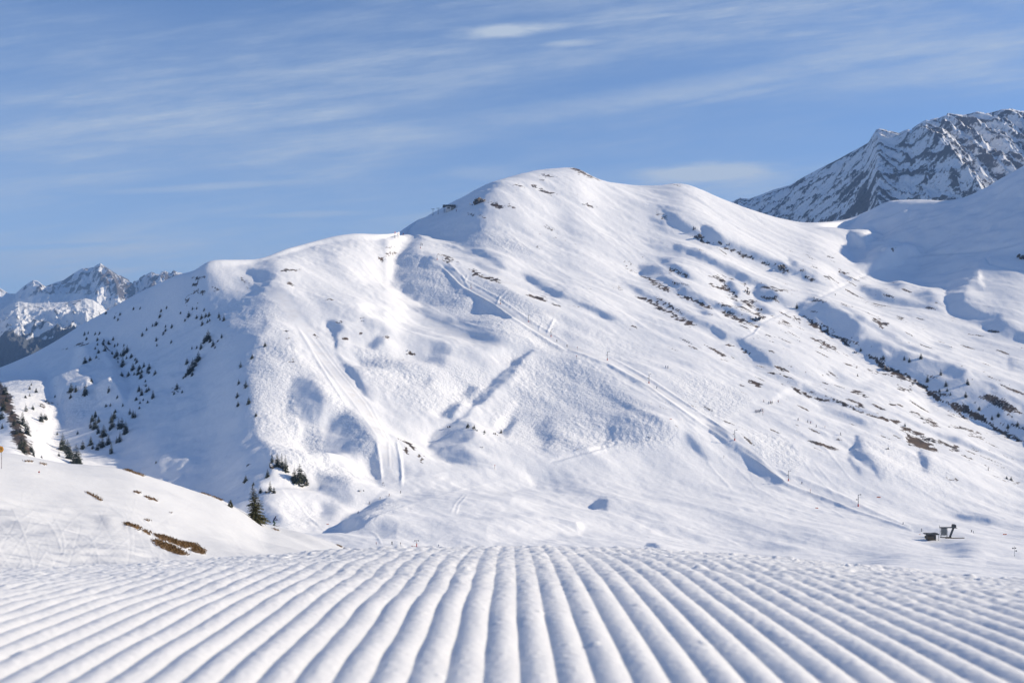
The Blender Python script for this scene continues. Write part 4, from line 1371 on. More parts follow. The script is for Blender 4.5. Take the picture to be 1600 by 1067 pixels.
def rock_mid(U, V, st_, rin, gx_, s):
    low = V - (486 + 0.0 * U)
    a = 0.25 + 0.75 * (rin[1] - 0.4) + sstep(low + 25 * (rin[0] - 0.5) - 0.18 * np.maximum(40 - U, 0), 10, 48) * 0.85
    a = a - 0.7 * np.exp(-(((V - (520 - 0.55 * (U - 60))) / 3.0) ** 2)) * sstep(U, 30, 50) * (1 - sstep(U, 80, 100))
    return a


MAT_MID = rock_material('forested_mountain_surface', (0.060, 0.072, 0.085), (0.12, 0.13, 0.145), 0.42, 0.03)
mountain('forested_mountain', MSKY, -420, 420, 0.8, lambda u: 5200 + 0 * u, None, lambda d: -0.42 * d - 0.00006 * d * d,
         [(420, 5, 1.8, math.radians(-40), 70, 1), (110, 4, 1.4, math.radians(-50), 26, 1), (60, 4, 1.0, 0, 16, 1)], MAT_MID, 33, rock_mid, None, front=1900, back=0.6)

# wide ground under everything, out to the horizon
gp = bpy.data.meshes.new('valley_ground')
R = 14000
gp.from_pydata([(-R, -R, -620), (R, -R, -620), (R, R, -620), (-R, R, -620)], [], [(0, 1, 2, 3)])
structure('valley_ground', gp, MAT_MID)

# ------------------------------------------------------------------ the air between here and the far peaks
hz = bpy.data.meshes.new('haze')
bmh = bmesh.new()
bmesh.ops.create_cube(bmh, size=1.0)
for vtx in bmh.verts:
    vtx.co = Vector((vtx.co.x * 30000, vtx.co.y * 30000, -621.5 if vtx.co.z < 0 else 1300.0))
bmh.to_mesh(hz); bmh.free()
mh = bpy.data.materials.new('haze_air')
mh.use_nodes = True
th = mh.node_tree
th.nodes.clear()
oh = nd(th, 'ShaderNodeOutputMaterial')
pv_ = nd(th, 'ShaderNodeVolumePrincipled')
pv_.inputs['Color'].default_value = (0.28, 0.52, 1.0, 1)
pv_.inputs['Density'].default_value = 6.5e-5
pv_.inputs['Anisotropy'].default_value = 0.0
th.links.new(pv_.outputs[0], oh.inputs['Volume'])
ho = link('haze', hz, mh)
ho['kind'] = 'stuff'
ho['label'] = 'thin blue haze in the air between the slopes and the far peaks'

# ------------------------------------------------------------------ helpers for things
def simple_mat(name, c1, c2, scale=4.0, rough=0.7, metal=0.0, bump=0.0):
    m = bpy.data.materials.new(name)
    m.use_nodes = True
    t = m.node_tree
    b = t.nodes['Principled BSDF']
    tc = nd(t, 'ShaderNodeTexCoord')
    n = noise(t, tc.outputs['Object'], scale, 4, 0.6)
    t.links.new(mixc(t, smooth(t, n, 0.3, 0.7), c1, c2), b.inputs['Base Color'])
    b.inputs['Roughness'].default_value = rough
    b.inputs['Metallic'].default_value = metal
    if bump:
        bp = nd(t, 'ShaderNodeBump')
        bp.inputs['Distance'].default_value = bump
        t.links.new(n, bp.inputs['Height'])
        t.links.new(bp.outputs[0], b.inputs['Normal'])
    return m


M_BARK = simple_mat('bark', (0.06, 0.045, 0.035), (0.11, 0.085, 0.065), 6, 0.9)
M_NEEDLE = simple_mat('fir_needles', (0.018, 0.026, 0.014), (0.045, 0.05, 0.024), 1.3, 0.85)
M_SPRUCE = simple_mat('spruce_needles', (0.035, 0.042, 0.018), (0.10, 0.092, 0.036), 1.6, 0.85)
M_SHRUB = simple_mat('shrub_twigs', (0.04, 0.036, 0.024), (0.085, 0.07, 0.045), 2.0, 0.9)
M_STEEL = simple_mat('galvanised_steel', (0.14, 0.14, 0.14), (0.22, 0.21, 0.20), 3, 0.55, 0.4)
M_DKSTEEL = simple_mat('dark_steel', (0.05, 0.052, 0.05), (0.09, 0.09, 0.085), 2, 0.6, 0.2)
M_RED = simple_mat('red_padding', (0.45, 0.05, 0.04), (0.55, 0.09, 0.06), 3, 0.7)
M_ORANGE = simple_mat('orange_netting', (0.75, 0.16, 0.05), (0.85, 0.24, 0.09), 5, 0.7)
M_SIGN = simple_mat('orange_sign_face', (0.80, 0.33, 0.03), (0.86, 0.38, 0.04), 3, 0.5)
M_BLACK = simple_mat('black_paint', (0.015, 0.015, 0.015), (0.025, 0.025, 0.025), 3, 0.6)
M_TIMBER = simple_mat('weathered_timber', (0.075, 0.052, 0.03), (0.13, 0.095, 0.055), 2.5, 0.85)
M_ROOF = simple_mat('dark_roofing', (0.03, 0.03, 0.03), (0.06, 0.058, 0.055), 1.5, 0.7)
M_PANEL = simple_mat('pale_panel', (0.55, 0.54, 0.52), (0.66, 0.65, 0.63), 1.5, 0.6)
M_GREYPANEL = simple_mat('grey_panel', (0.16, 0.16, 0.15), (0.22, 0.22, 0.20), 1.5, 0.6)
M_NAVY = simple_mat('navy_jacket', (0.02, 0.025, 0.07), (0.035, 0.045, 0.11), 8, 0.8)
M_GREENP = simple_mat('dark_green_trousers', (0.02, 0.06, 0.045), (0.035, 0.09, 0.06), 8, 0.8)
M_DARKC = simple_mat('dark_clothing', (0.02, 0.02, 0.025), (0.05, 0.05, 0.06), 8, 0.8)
M_REDC = simple_mat('red_jacket', (0.28, 0.03, 0.03), (0.36, 0.05, 0.04), 8, 0.8)
M_BLUEC = simple_mat('blue_jacket', (0.03, 0.08, 0.25), (0.05, 0.12, 0.32), 8, 0.8)
M_SKIN = simple_mat('skin', (0.45, 0.28, 0.2), (0.5, 0.32, 0.24), 8, 0.6)


class MB:
    def __init__(self):
        self.bm = bmesh.new()

    def box(self, c, s, rot=None, bev=0.0):
        r = bmesh.ops.create_cube(self.bm, size=1.0)
        M = Matrix.Translation(Vector(c)) @ (rot.to_4x4() if rot else Matrix()) @ Matrix.Diagonal((*s, 1))
        bmesh.ops.transform(self.bm, matrix=M, verts=r['verts'])
        if bev:
            es = list({e for v in r['verts'] for e in v.link_edges})
            bmesh.ops.bevel(self.bm, geom=es, offset=bev, segments=1, affect='EDGES')
        return self

    def tube(self, a, b, r1, r2=None, seg=8):
        a, b = Vector(a), Vector(b)
        d = b - a
        r = bmesh.ops.create_cone(self.bm, cap_ends=True, segments=seg, radius1=r1, radius2=r1 if r2 is None else r2, depth=d.length)
        M = Matrix.Translation((a + b) / 2) @ d.to_track_quat('Z', 'Y').to_matrix().to_4x4()
        bmesh.ops.transform(self.bm, matrix=M, verts=r['verts'])
        return self

    def quad(self, pts):
        self.bm.faces.new([self.bm.verts.new(p) for p in pts])
        return self

    def mesh(self, name):
        me = bpy.data.meshes.new(name)
        self.bm.to_mesh(me)
        self.bm.free()
        return me

    def build(self, name, mat, parent=None):
        return link(name, self.mesh(name), mat, parent)


def thing(name, label, cat, loc=(0, 0, 0), rz=0.0, group=None):
    o = bpy.data.objects.new(name, None)
    SC.collection.objects.link(o)
    o.empty_display_size = 0.5
    o.location = loc
    o.rotation_euler = (0, 0, rz)
    tag(o, label, cat, group)
    return o


def tag(o, label, cat, group=None):
    o['label'] = label
    o['category'] = cat
    if group:
        o['group'] = group


def dup(root, loc, rz=0.0, scale=1.0, label=None, group=None):
    r = root.copy()
    SC.collection.objects.link(r)
    r.location = loc
    r.rotation_euler = (0, 0, rz)
    r.scale = (scale,) * 3 if isinstance(scale, (int, float)) else scale
    if label:
        r['label'] = label
    if group:
        r['group'] = group
    for ch in list(root.children):
        c = ch.copy()
        SC.collection.objects.link(c)
        c.parent = r
        for g in list(ch.children):
            d = g.copy()
            SC.collection.objects.link(d)
            d.parent = c
    return r


# ------------------------------------------------------------------ firs
def fir_meshes(h, r, nl, nb, seed, droop=0.35, sprays=4, leaf=0.5, first=0.04):
    rnd = random.Random(seed)
    trunk = MB().tube((0, 0, -0.6), (0, 0, h * 0.97), h * 0.022, h * 0.003, 7)
    crown = MB()
    for i in range(nl):
        t = first + (1 - first) * (i / nl) ** 0.92
        z = h * t
        rr = r * (1 - t) ** 0.85 * rnd.uniform(0.82, 1.12) + r * 0.04
        n = max(4, int(nb * (1 - 0.55 * t)))
        a0 = rnd.uniform(0, 6.28)
        for k in range(n):
            if rnd.random() < 0.1:
                continue
            a = a0 + 6.283 * (k + rnd.uniform(-.3, .3)) / n
            L = rr * rnd.uniform(0.62, 1.15)
            d = Vector((math.cos(a), math.sin(a), 0))
            up = rnd.uniform(-0.1, 0.15) + 0.45 * t
            side = Vector((-d.y, d.x, 0))
            for s in range(sprays):
                q0 = s / sprays
                q1 = min(1.0, (s + 1.25) / sprays)
                def pt(q):
                    return d * (L * q) + Vector((0, 0, z + L * (up * q - droop * q * q * 1.6) + 0.02 * h * rnd.uniform(-.3, .3)))
                w = leaf * L * (0.55 - 0.42 * q0) * rnd.uniform(0.7, 1.3)
                A, B = pt(q0), pt(q1)
                for sg in (-1, 1):
                    tip = (A * 0.35 + B * 0.65) + side * (sg * w) + Vector((0, 0, -w * rnd.uniform(0.15, 0.6)))
                    tip2 = B + side * (sg * w * 0.35) + Vector((0, 0, -w * 0.25))
                    crown.quad([A, tip, tip2, B] if sg > 0 else [A, B, tip2, tip])
    # leader
    for k in range(4):
        a = k * 1.57
        w = h * 0.012
        crown.quad([(math.cos(a) * w, math.sin(a) * w, h * 0.9), (math.cos(a + 1.2) * w, math.sin(a + 1.2) * w, h * 0.9), (0, 0, h * 1.01), (0, 0, h * 0.99)])
    return trunk.mesh('trunk'), crown.mesh('crown')


# the single spruce on the snowy hill
b = hit_hill(401, 815.5, -0.25)
px = b.y / F
tr, cw = fir_meshes(63 * px, 20 * px, 26, 15, 4, droop=0.22, sprays=6, leaf=0.62, first=0.02)
sp = thing('spruce_tree', 'olive green spruce standing alone on the snowy hill, the largest tree', 'tree', b, 0.4)
sp.rotation_euler = (0.0, math.radians(-6), 0.4)
link('trunk', tr, M_BARK, sp)
link('crown', cw, M_SPRUCE, sp)

# a stunted bush behind the crest of the hill
def bush_mesh(r, h, n, seed, spread=1.0):
    rnd = random.Random(seed)
    m = MB()
    for i in range(n):
        a = rnd.uniform(0, 6.283); q = rnd.random() ** 0.6
        x, y = math.cos(a) * r * q * spread, math.sin(a) * r * q * spread
        top = h * (1 - 0.75 * q * q) * rnd.uniform(0.7, 1.1)
        for j in range(5):
            z = top * rnd.uniform(0.05, 1.0)
            w = 0.16 * (r + h) * rnd.uniform(0.5, 1.2)
            d = Vector((rnd.uniform(-1, 1), rnd.uniform(-1, 1), rnd.uniform(-.2, 1))).normalized()
            e = Vector((rnd.uniform(-1, 1), rnd.uniform(-1, 1), rnd.uniform(-1, 1))).normalized()
            c = Vector((x, y, z))
            m.quad([c - d * w * .5, c + e * w * .3, c + d * w * .6, c - e * w * .3])
    return m


b = hit_hill(360, 793, -0.1)
o = bush_mesh(0.42, 1.25, 60, 9).build('stunted_conifer', M_SPRUCE)
o.location = b
tag(o, 'small olive bush peeking over the crest left of the lone spruce', 'bush')

protos = []
for i, (nl, nb, ww) in enumerate(((13, 10, 0.29), (13, 11, 0.35), (11, 11, 0.42), (11, 11, 0.52))):
    protos.append((fir_meshes(1.0, ww, nl, nb, 40 + i, droop=0.3, sprays=2, leaf=0.95)))
for tr, cw in protos:
    tr.materials.append(M_BARK)
    cw.materials.append(M_NEEDLE)

TREES_A = """390,60,30 190,260,40 225,245,25 290,252,20 330,250,30 210,300,30 310,310,35 370,315,30 455,300,30 310,350,25 362,345,40 412,340,40 290,388,30
380,405,50 320,425,40 497,355,30 470,362,20 555,362,20 445,435,35 490,455,65 468,470,30 555,445,75 585,415,65 500,480,25 525,445,20 580,475,30 625,465,40
545,545,85 500,515,25 675,515,45 660,490,25 640,580,65 700,580,50 740,555,50 790,570,55 535,640,45 597,635,45 650,625,30 690,620,50 720,605,40 775,605,55
845,622,45 715,655,60 790,612,25 195,515,55 240,490,40 300,470,30 255,690,40 65,780,75 110,780,60 200,800,85 415,785,60 60,840,35 495,838,30 695,775,55
720,815,65 765,785,40 785,770,40 755,690,20 760,730,25 825,840,70 670,860,35 705,890,30 735,865,20 775,885,20 700,940,20 545,915,30 390,920,30 430,915,30
725,265,40 765,215,35 820,175,25 855,165,40 890,90,35 940,185,30 1000,185,35 940,220,30 855,310,40 860,358,20 920,250,20 995,330,30 1155,90,55 1230,100,35
1275,105,45 1315,90,40 1345,80,40 1435,95,50 1445,120,30 1480,125,50 1280,165,45 1330,140,30 1350,130,30 1120,125,25 1460,280,40 1335,300,90 1300,330,70
1355,320,60 1320,300,50 1380,360,60 1270,385,60 1230,380,30 1185,385,25 1400,380,25 1245,490,80 1190,530,60 1215,545,80 1185,590,80 1155,620,80 1170,600,60
1140,520,50 1190,630,40 1125,645,40 1105,660,20 1045,760,60 1020,805,30 1095,790,25 475,975,35 290,1020,60 260,1060,70 320,1065,60 465,1030,70 440,1065,80
610,990,60 640,1020,70 660,1020,60 705,16,24 645,20,18 500,120,18 470,100,20 520,70,20 1080,60,20 900,40,20 950,10,20 1190,20,22 1300,30,24 1230,15,20"""
TREES_B = """885,545,60 855,580,60 915,590,50 880,650,110 840,640,70 910,690,70 960,720,100 1055,560,70 1040,640,100 1020,660,60 1100,640,90 1130,640,90 1165,690,110
1110,770,90 1080,780,60 840,800,80 765,835,75 950,820,90 920,810,60 1005,790,80 1030,880,100 900,845,60 860,835,40 1070,500,30 580,840,140 570,850,90 625,880,120
640,930,140 705,970,160 690,980,90 730,985,100 545,905,40 720,700,35 290,250,30 275,285,35 335,315,45 235,365,30 275,350,30 375,445,25 240,490,70 305,470,40
380,580,80 415,560,50 430,560,40 530,705,30 510,360,30 655,365,40 1445,970,25 30,480,110 15,560,80 200,850,160 225,880,100 45,330,80 290,870,80 310,905,60
210,620,120 250,700,120 385,920,30 60,400,60 110,520,60 130,620,70 170,600,60 190,690,60 150,700,50 230,800,70 20,650,50"""
# valley trees seen on the photo: column, row of the foot, height in rows
TREES_C = """376,574,10 384,605,12 373,600,8 371,620,8 389,630,10 372,634,8 394,560,7 414,541,8 400,650,6
433,727,18 440,730,20 446,735,22 425,722,14 468,752,26 460,752,20 476,754,16 422,768,16 384,752,10 418,745,12 407,770,9 428,770,10 396,758,6
731,668,8 741,669,6 757,676,5 783,676,6"""
TREES_D = """1245,482,12 1439,560,12 1413,562,9 1421,565,9 1449,596,14 1470,586,14 1478,603,12 1480,611,8 1468,612,8 1509,620,12 1512,600,12 1530,640,9 1550,655,10
1560,650,9 1575,668,10 1590,665,10 1485,617,7 1580,750,9 1573,748,7 1414,666,8 1345,548,7 1380,560,8 1340,588,6"""


def zone_of(u, v):
    if v > 690 and u < 60:
        return 'on the brown bank at the left edge', 'firs on the brown bank at the left edge'
    if u < 60:
        return 'near the left edge above the brown bank', 'firs on the sunny knoll at the left edge'
    if u < 130 and v > 690:
        return 'just above the crest of the near snow hill', 'firs just above the crest of the near snow hill'
    if v > 640 and u < 220:
        return 'in the thick dark clump low on the shaded flank', 'firs of the dark clump low on the shaded flank'
    if v > 585 and u < 200:
        return 'among the sunny patches on the shaded flank', 'firs among the sunny patches of the shaded flank'
    if u < 270 and v > 525:
        return 'in the loose belt across the middle of the shaded flank', 'firs in the belt across the shaded flank'
    if u < 290:
        return 'scattered high on the shaded flank below the ridge', 'firs scattered high on the shaded flank'
    if v < 515:
        return 'on the sunny edge below the left shoulder', 'firs on the sunny edge below the left shoulder'
    if u < 365 and v > 600:
        return 'in the small low group beneath the dark row', 'firs beneath the dark row'
    if u < 365:
        return 'in the dark row running down from the shoulder', 'firs in the dark row below the shoulder'
    if u < 420 and v < 700:
        return 'along the shadow edge beside the white bulge', 'firs along the shadow edge beside the bulge'
    if u < 500:
        return 'at the foot of the white bulge above the valley', 'firs at the foot of the white bulge'
    if u < 900:
        return 'at the foot of the rounded dome in the middle', 'firs at the foot of the middle dome'
    if v < 500:
        return 'beside the track on the right slope', None
    if v > 690:
        return 'on the open slope at the far right above the station', 'firs on the open slope at the far right'
    return 'down in the stream gully on the right', 'firs in the stream gully on the right'


rt = random.Random(5)
tl = []
for txt, ox, oy, k in ((TREES_A, 100, 480, 5.928), (TREES_B, 0, 560, 5.928), (TREES_C, 0, 0, 1.0), (TREES_D, 0, 0, 1.0)):
    for w in txt.split():
        x, y, hh = map(float, w.split(','))
        tl.append((ox + x / k, oy + y / k, hh / k * (0.72 if txt is TREES_D else 1.0)))
for (u, v, hh) in tl:
    p = hit(u, v)
    h = max(hh, 4.6) * p.y / F * 1.15
    kind = rt.choice((0, 1, 1, 2)) if hh > 9 else rt.choice((1, 2, 2, 3))
    z, g = zone_of(u, v)
    size = 'tall' if hh > 13 else ('middle-sized' if hh > 7 else 'tiny')
    t = thing('fir_tree', f'{size} dark fir {z}', 'tree', p + Vector((0, 0, -0.3)), rt.uniform(0, 6.28), (f'{size} ' + g) if g else None)
    t.scale = (h * rt.uniform(0.85, 1.2), h * rt.uniform(0.85, 1.2), h)
    link('trunk', protos[kind][0], None, t)
    link('crown', protos[kind][1], None, t)


# ------------------------------------------------------------------ rock outcrops
def rock_material2():
    m = bpy.data.materials.new('snowy_rock')
    m.use_nodes = True
    t = m.node_tree
    b = t.nodes['Principled BSDF']
    geo = nd(t, 'ShaderNodeNewGeometry')
    sp_ = nd(t, 'ShaderNodeSeparateXYZ')
    t.links.new(geo.outputs['Normal'], sp_.inputs[0])
    n = noise(t, geo.outputs['Position'], 0.9, 5, 0.65)
    n2 = noise(t, geo.outputs['Position'], 0.35, 3, 0.6)
    rk = mixc(t, smooth(t, n, 0.35, 0.65), (0.03, 0.028, 0.027), (0.11, 0.09, 0.07))
    f = mth(t, 'ADD', sp_.outputs[2], mth(t, 'MULTIPLY', mth(t, 'SUBTRACT', n2, 0.5), 1.6))
    t.links.new(mixc(t, smooth(t, f, 0.62, 0.80), rk, (0.8, 0.805, 0.815)), b.inputs['Base Color'])
    b.inputs['Roughness'].default_value = 0.9
    return m


M_ROCK2 = rock_material2()


def rock_mesh(seed, sx, sy, sz):
    """several angular blocks leaning together, elongated down the slope"""
    rnd = np.random.default_rng(seed)
    bm = bmesh.new()
    nb = int(np.clip(sx / 1.1, 3, 9))
    for k in range(nb):
        r = bmesh.ops.create_icosphere(bm, subdivisions=3, radius=1.0)
        q = 0 if nb == 1 else 2 * k / (nb - 1) - 1
        cx, cy, cz = q * sx * 0.75, rnd.uniform(-.4, .4) * sy, -q * sx * 0.26 + rnd.uniform(-.25, .1) * sz
        ax, ay, az_ = sx * rnd.uniform(0.22, 0.5), sy * rnd.uniform(0.5, 0.9), sz * rnd.uniform(0.4, 1.0) * (1 - 0.4 * abs(q))
        pl = [(Vector(rnd.standard_normal(3)).normalized(), rnd.uniform(0.3, 0.85)) for _ in range(14)]
        for vtx in r['verts']:
            c = vtx.co.copy()
            for n, d in pl:
                w = c.dot(n)
                if w > d:
                    c -= n * (w - d)
            c *= 1 + 0.05 * math.sin(7 * c.x + k) * math.cos(9 * c.y + 2 * k)
            vtx.co = Vector((c.x * ax + cx, c.y * ay + cy, c.z * az_ + cz))
    me = bpy.data.meshes.new('rock_outcrop')
    bm.to_mesh(me); bm.free()
    me.materials.append(M_ROCK2)
    return me


ROCKS = [  # column, row of foot, width, height in rows, label, on the hill?
    (752, 317, 22, 12, 'dark jagged rock outcrop above the summit lift building', 0),
    (738, 321, 8, 5, 'small dark rock left of the jagged summit outcrop', 0),
    (1097, 372, 15, 11, 'dark rock in the snowy gully right of the summit', 0),
    (1086, 359, 7, 8, 'narrow rock rib above the dark gully rock', 0),
    (1126, 381, 9, 7, 'dark rock at the bend of the summit gully', 0),
    (1139, 385, 8, 6, 'low dark rock trailing below the gully bend', 0),
    (1226, 419, 18, 8, 'broad dark boulder on the right-hand ridge slope', 0),
    (1255, 424, 8, 5, 'small boulder right of the broad dark boulder', 0),
    (1168, 458, 9, 13, 'upright brown rock face in the middle of the right slope', 0),
    (1189, 485, 10, 7, 'reddish brown rock above the winding track', 0),
    (1186, 500, 15, 7, 'flat brown rocks where the track bends', 0),
    (1214, 466, 9, 11, 'brown rock wall left of the little pass', 0),
    (1056, 443, 12, 6, 'dark rock at the head of the right-hand hollows', 0),
    (1392, 580, 27, 13, 'large dark rock face above the stream gully', 0),
    (1381, 562, 9, 8, 'dark block just above the large gully rock face', 0),
    (1362, 556, 8, 5, 'small block left of the gully rock face', 0),
    (1339, 552, 8, 5, 'isolated dark rock on the gully shoulder', 0),
    (1310, 688, 5, 4, 'small grey rock beside the skiers on the right', 0),
    (1387, 702, 7, 5, 'snow-capped rock below the brown bank', 0),
    (1598, 405, 14, 12, 'dark rock above the hairpin track at the right edge', 0),
    (436, 731, 26, 12, 'brown rocks in the firs under the white bulge', 0),
    (471, 756, 24, 14, 'dark rock mound beside the firs near the valley', 0),
    (422, 770, 15, 7, 'wedge-shaped rock on the lower left valley snow', 0),
    (742, 672, 7, 7, 'dark rock at the left foot of the dome', 0),
    (756, 678, 14, 4, 'long low rock at the foot of the dome', 0),
    (774, 679, 7, 4, 'short rock right of the long low dome rock', 0),
    (783, 677, 6, 5, 'rock under the shaded notch of the dome', 0),
    (753, 699, 6, 3, 'rock lowest below the dome by the blue hollow', 0),
    (703, 668, 10, 5, 'dark rock at the lower end of the blue cleft', 0),
    (568, 768, 14, 4, 'dark rock in the swirl of tracks by the left piste', 0),
    (640, 549, 8, 4, 'crooked rock in the middle bowl', 0),
    (568, 502, 7, 3, 'brown rock on the rim of the upper hollow', 0),
    (1016, 684, 6, 3, 'small dark rock above the white traverse line', 0),
    (905, 703, 7, 4, 'small dark rock under the middle of the dome', 0),
    (916, 322, 12, 4, 'flat dark rock on the white summit slope', 0),
    (205, 826, 22, 8, 'grey brown rock on the near snow hill', 1),
    (250, 845, 12, 5, 'low rock amid the heath on the near snow hill', 1),
    (303, 861, 9, 3, 'rounded heath-covered rock low on the near snow hill', 1),
]
for i, (u, v, w, hh, lab, near) in enumerate(ROCKS):
    p = hit_hill(u, v) if near else hit(u, v)
    s = p.y / F
    o = link('rock_outcrop', rock_mesh(900 + i, w * s * 0.55, w * s * 0.40, hh * s * 0.85))
    o.location = p + Vector((0, w * s * 0.15, hh * s * (0.0 if near else 0.12)))
    o.rotation_euler = (0.15, 0.18 if u > 900 else -0.05, (i * 1.7) % 0.9 - 0.45)
    tag(o, lab, 'rock', 'rocks sticking out of the snow')


# ------------------------------------------------------------------ drag lift
def make_pylon():
    t = thing('lift_pylon', 'x', 'lift pylon')
    MB().tube((0, 0, -0.8), (0, 0, 7.6), 0.19, 0.13, 10).build('pole', M_STEEL, t)
    MB().box((0.75, 0, 7.35), (1.9, 0.16, 0.18)).box((-0.55, 0, 4.6), (1.1, 0.12, 0.14)).build('crossarm', M_STEEL, t)
    for (x, z) in ((1.55, 7.62), (-1.0, 4.35)):
        s = MB().box((x, 0, z), (0.28, 1.5, 0.24), bev=0.05).build('sheave_beam', M_DKSTEEL, t)
        w = MB()
        for yy in (-0.55, -0.18, 0.18, 0.55):
            w.tube((x - 0.08, yy, z - 0.16), (x + 0.08, yy, z - 0.16), 0.17, None, 10)
        w.build('sheave', M_DKSTEEL, s)
    lad = MB()
    for k in range(12):
        lad.box((0.0, -0.22, 1.6 + 0.45 * k), (0.4, 0.04, 0.04))
    lad.box((-0.2, -0.22, 4.1), (0.04, 0.04, 5.6)).box((0.2, -0.22, 4.1), (0.04, 0.04, 5.6)).build('ladder', M_STEEL, t)
    MB().tube((0, 0, -0.6), (0, 0, 1.5), 0.42, 0.40, 12).build('safety_pad', M_RED, t)
    return t


LAB_P = [
    (657, 388, 9, 'lift pylon nearest the left summit saddle, top of the drag lift'),
    (683, 406, 9, 'lift pylon beside the brown grass strip near the top'),
    (736, 451, 9, 'lift pylon by the upper zigzag tracks'),
    (782, 475, 9, 'lift pylon by the second zigzag above the blue bank'),
    (826, 503, 11, 'lift pylon beside the mogul patch in mid line'),
    (861, 526, 12, 'lift pylon next to the forked ski track'),
    (949, 563, 14, 'lift pylon on the crown of the middle dome'),
    (1014, 599, 15, 'lift pylon on the right shoulder of the dome'),
    (1148, 688, 17, 'lift pylon with a long shadow below the skier queue'),
    (1232, 751, 16, 'lift pylon near the lower end of the cutting'),
    (1341, 791, 19, 'lowest lift pylon on the line, before the valley station'),
]
pyl = make_pylon()
first = True
for (u, v, hh, lab) in LAB_P:
    p = hit(u, v)
    k = hh * p.y / F / 7.7
    rz = math.radians(8)
    if first:
        pyl.location = p; pyl.rotation_euler = (0, 0, rz); pyl.scale = (k,) * 3
        pyl['label'] = lab; pyl['group'] = 'pylons of the drag lift'
        first = False
    else:
        dup(pyl, p, rz, k, lab, 'pylons of the drag lift')

# a pylon of another lift at the lower right: mast with lift wheels
p = hit(1585, 869)
k = 16 * p.y / F / 6.6
t = thing('lift_mast', 'thin mast with round lift wheels at the lower right edge', 'lift pylon', p)
t.scale = (k,) * 3
MB().tube((0, 0, -0.6), (0, 0, 6.6), 0.12, 0.08, 8).build('pole', M_STEEL, t)
MB().box((0, 0, 5.3), (2.2, 0.12, 0.14)).box((0.55, 0, 3.6), (1.1, 0.10, 0.12)).build('crossarm', M_STEEL, t)
for (x, z) in ((-1.0, 5.3), (0.6, 5.4), (1.15, 3.6)):
    MB().tube((x, -0.25, z), (x, 0.25, z), 0.42, None, 12).build('sheave', M_DKSTEEL, t)

# a small drag lift post with crossed red pads in the valley
p = hit(651, 855)
k = 12 * p.y / F / 5.0
t = thing('padded_lift_post', 'dark lift post with crossed red pads behind the groomed crest', 'lift post', p)
t.scale = (k,) * 3
MB().tube((0, 0, -0.5), (0, 0, 4.7), 0.14, 0.10, 8).build('pole', M_DKSTEEL, t)
MB().box((0, 0, 4.5), (2.4, 0.14, 0.16)).build('crossarm', M_DKSTEEL, t)
for x in (-1.1, 1.1):
    MB().tube((x, -0.2, 4.4), (x, 0.2, 4.4), 0.36, None, 12).build('sheave', M_DKSTEEL, t)
MB().tube((0, 0, 0.0), (0, 0, 2.6), 0.32, 0.3, 10).build('safety_pad', M_RED, t)
MB().tube((-3.6, 0, 1.0), (0, 0, 0.5), 0.22, None, 8).tube((0, 0, 0.5), (4.0, 0, 0.2), 0.22, None, 8).build('pad_roll', M_RED, t)

# short marker posts on the slopes
def make_post():
    t = thing('marker_post', 'x', 'post')
    MB().tube((0, 0, -0.4), (0, 0, 2.6), 0.10, 0.09, 7).build('pole', M_DKSTEEL, t)
    MB().box((0, -0.08, 2.25), (0.5, 0.06, 0.6)).build('marker_plate', M_RED, t)
    return t


post = make_post()
for i, (u, v, hh, lab) in enumerate([
        (902, 547, 5, 'short post above the dome beside the lift track'), (901, 561, 6, 'short post standing alone on the crown of the dome'),
        (773, 732, 6, 'red marker post at the end of the blue hollow'), (1266, 770, 6, 'short post below the lift cutting at lower right'),
        (1192, 649, 6, 'marker post just below the skier queue'), (1289, 669, 4, 'post at the end of the row of skiers'),
        (617, 372, 10, 'left one of two posts on the saddle skyline'), (622, 372, 8, 'right one of two posts on the saddle skyline'),
        (1131, 716, 5, 'small post casting a shadow on the groomed run')]):
    p = hit(u, v)
    k = hh * p.y / F / 2.6
    if i == 0:
        post.location = p; post.scale = (k,) * 3; post['label'] = lab; post['group'] = 'posts on the slopes'
    else:
        dup(post, p, 0.2 * i, k, lab, 'posts on the slopes')

# orange safety mats
def make_mat():
    t = MB()
    for k in range(3):
        t.box((-1.3 + 1.3 * k, 0, 0.45), (1.25, 0.35, 0.9), bev=0.1)
    o = t.build('safety_mat', M_ORANGE)
    tag(o, 'x', 'safety mat')
    return o


sm = make_mat()
for i, (u, v, w, lab) in enumerate([
        (1373, 777, 6, 'orange safety mat right of the lowest lift pylon'), (1570, 835, 6, 'orange safety mat near the right edge above the mast'),
        (1276, 794, 5, 'orange safety mat on the valley run left of the lowest pylon'), (512, 819, 4, 'orange safety mat in the valley right of the skier by the spruce'),
        (1048, 655, 4, 'orange safety mat on the groomed run below the dome'), (1437, 835, 3, 'orange safety mat beside the valley station hut')]):
    p = hit(u, v)
    k = w * p.y / F / 3.9
    o = sm if i == 0 else sm.copy()
    if i:
        SC.collection.objects.link(o)
    o.location = p; o.scale = (k,) * 3
    tag(o, lab, 'safety mat', 'orange safety mats')

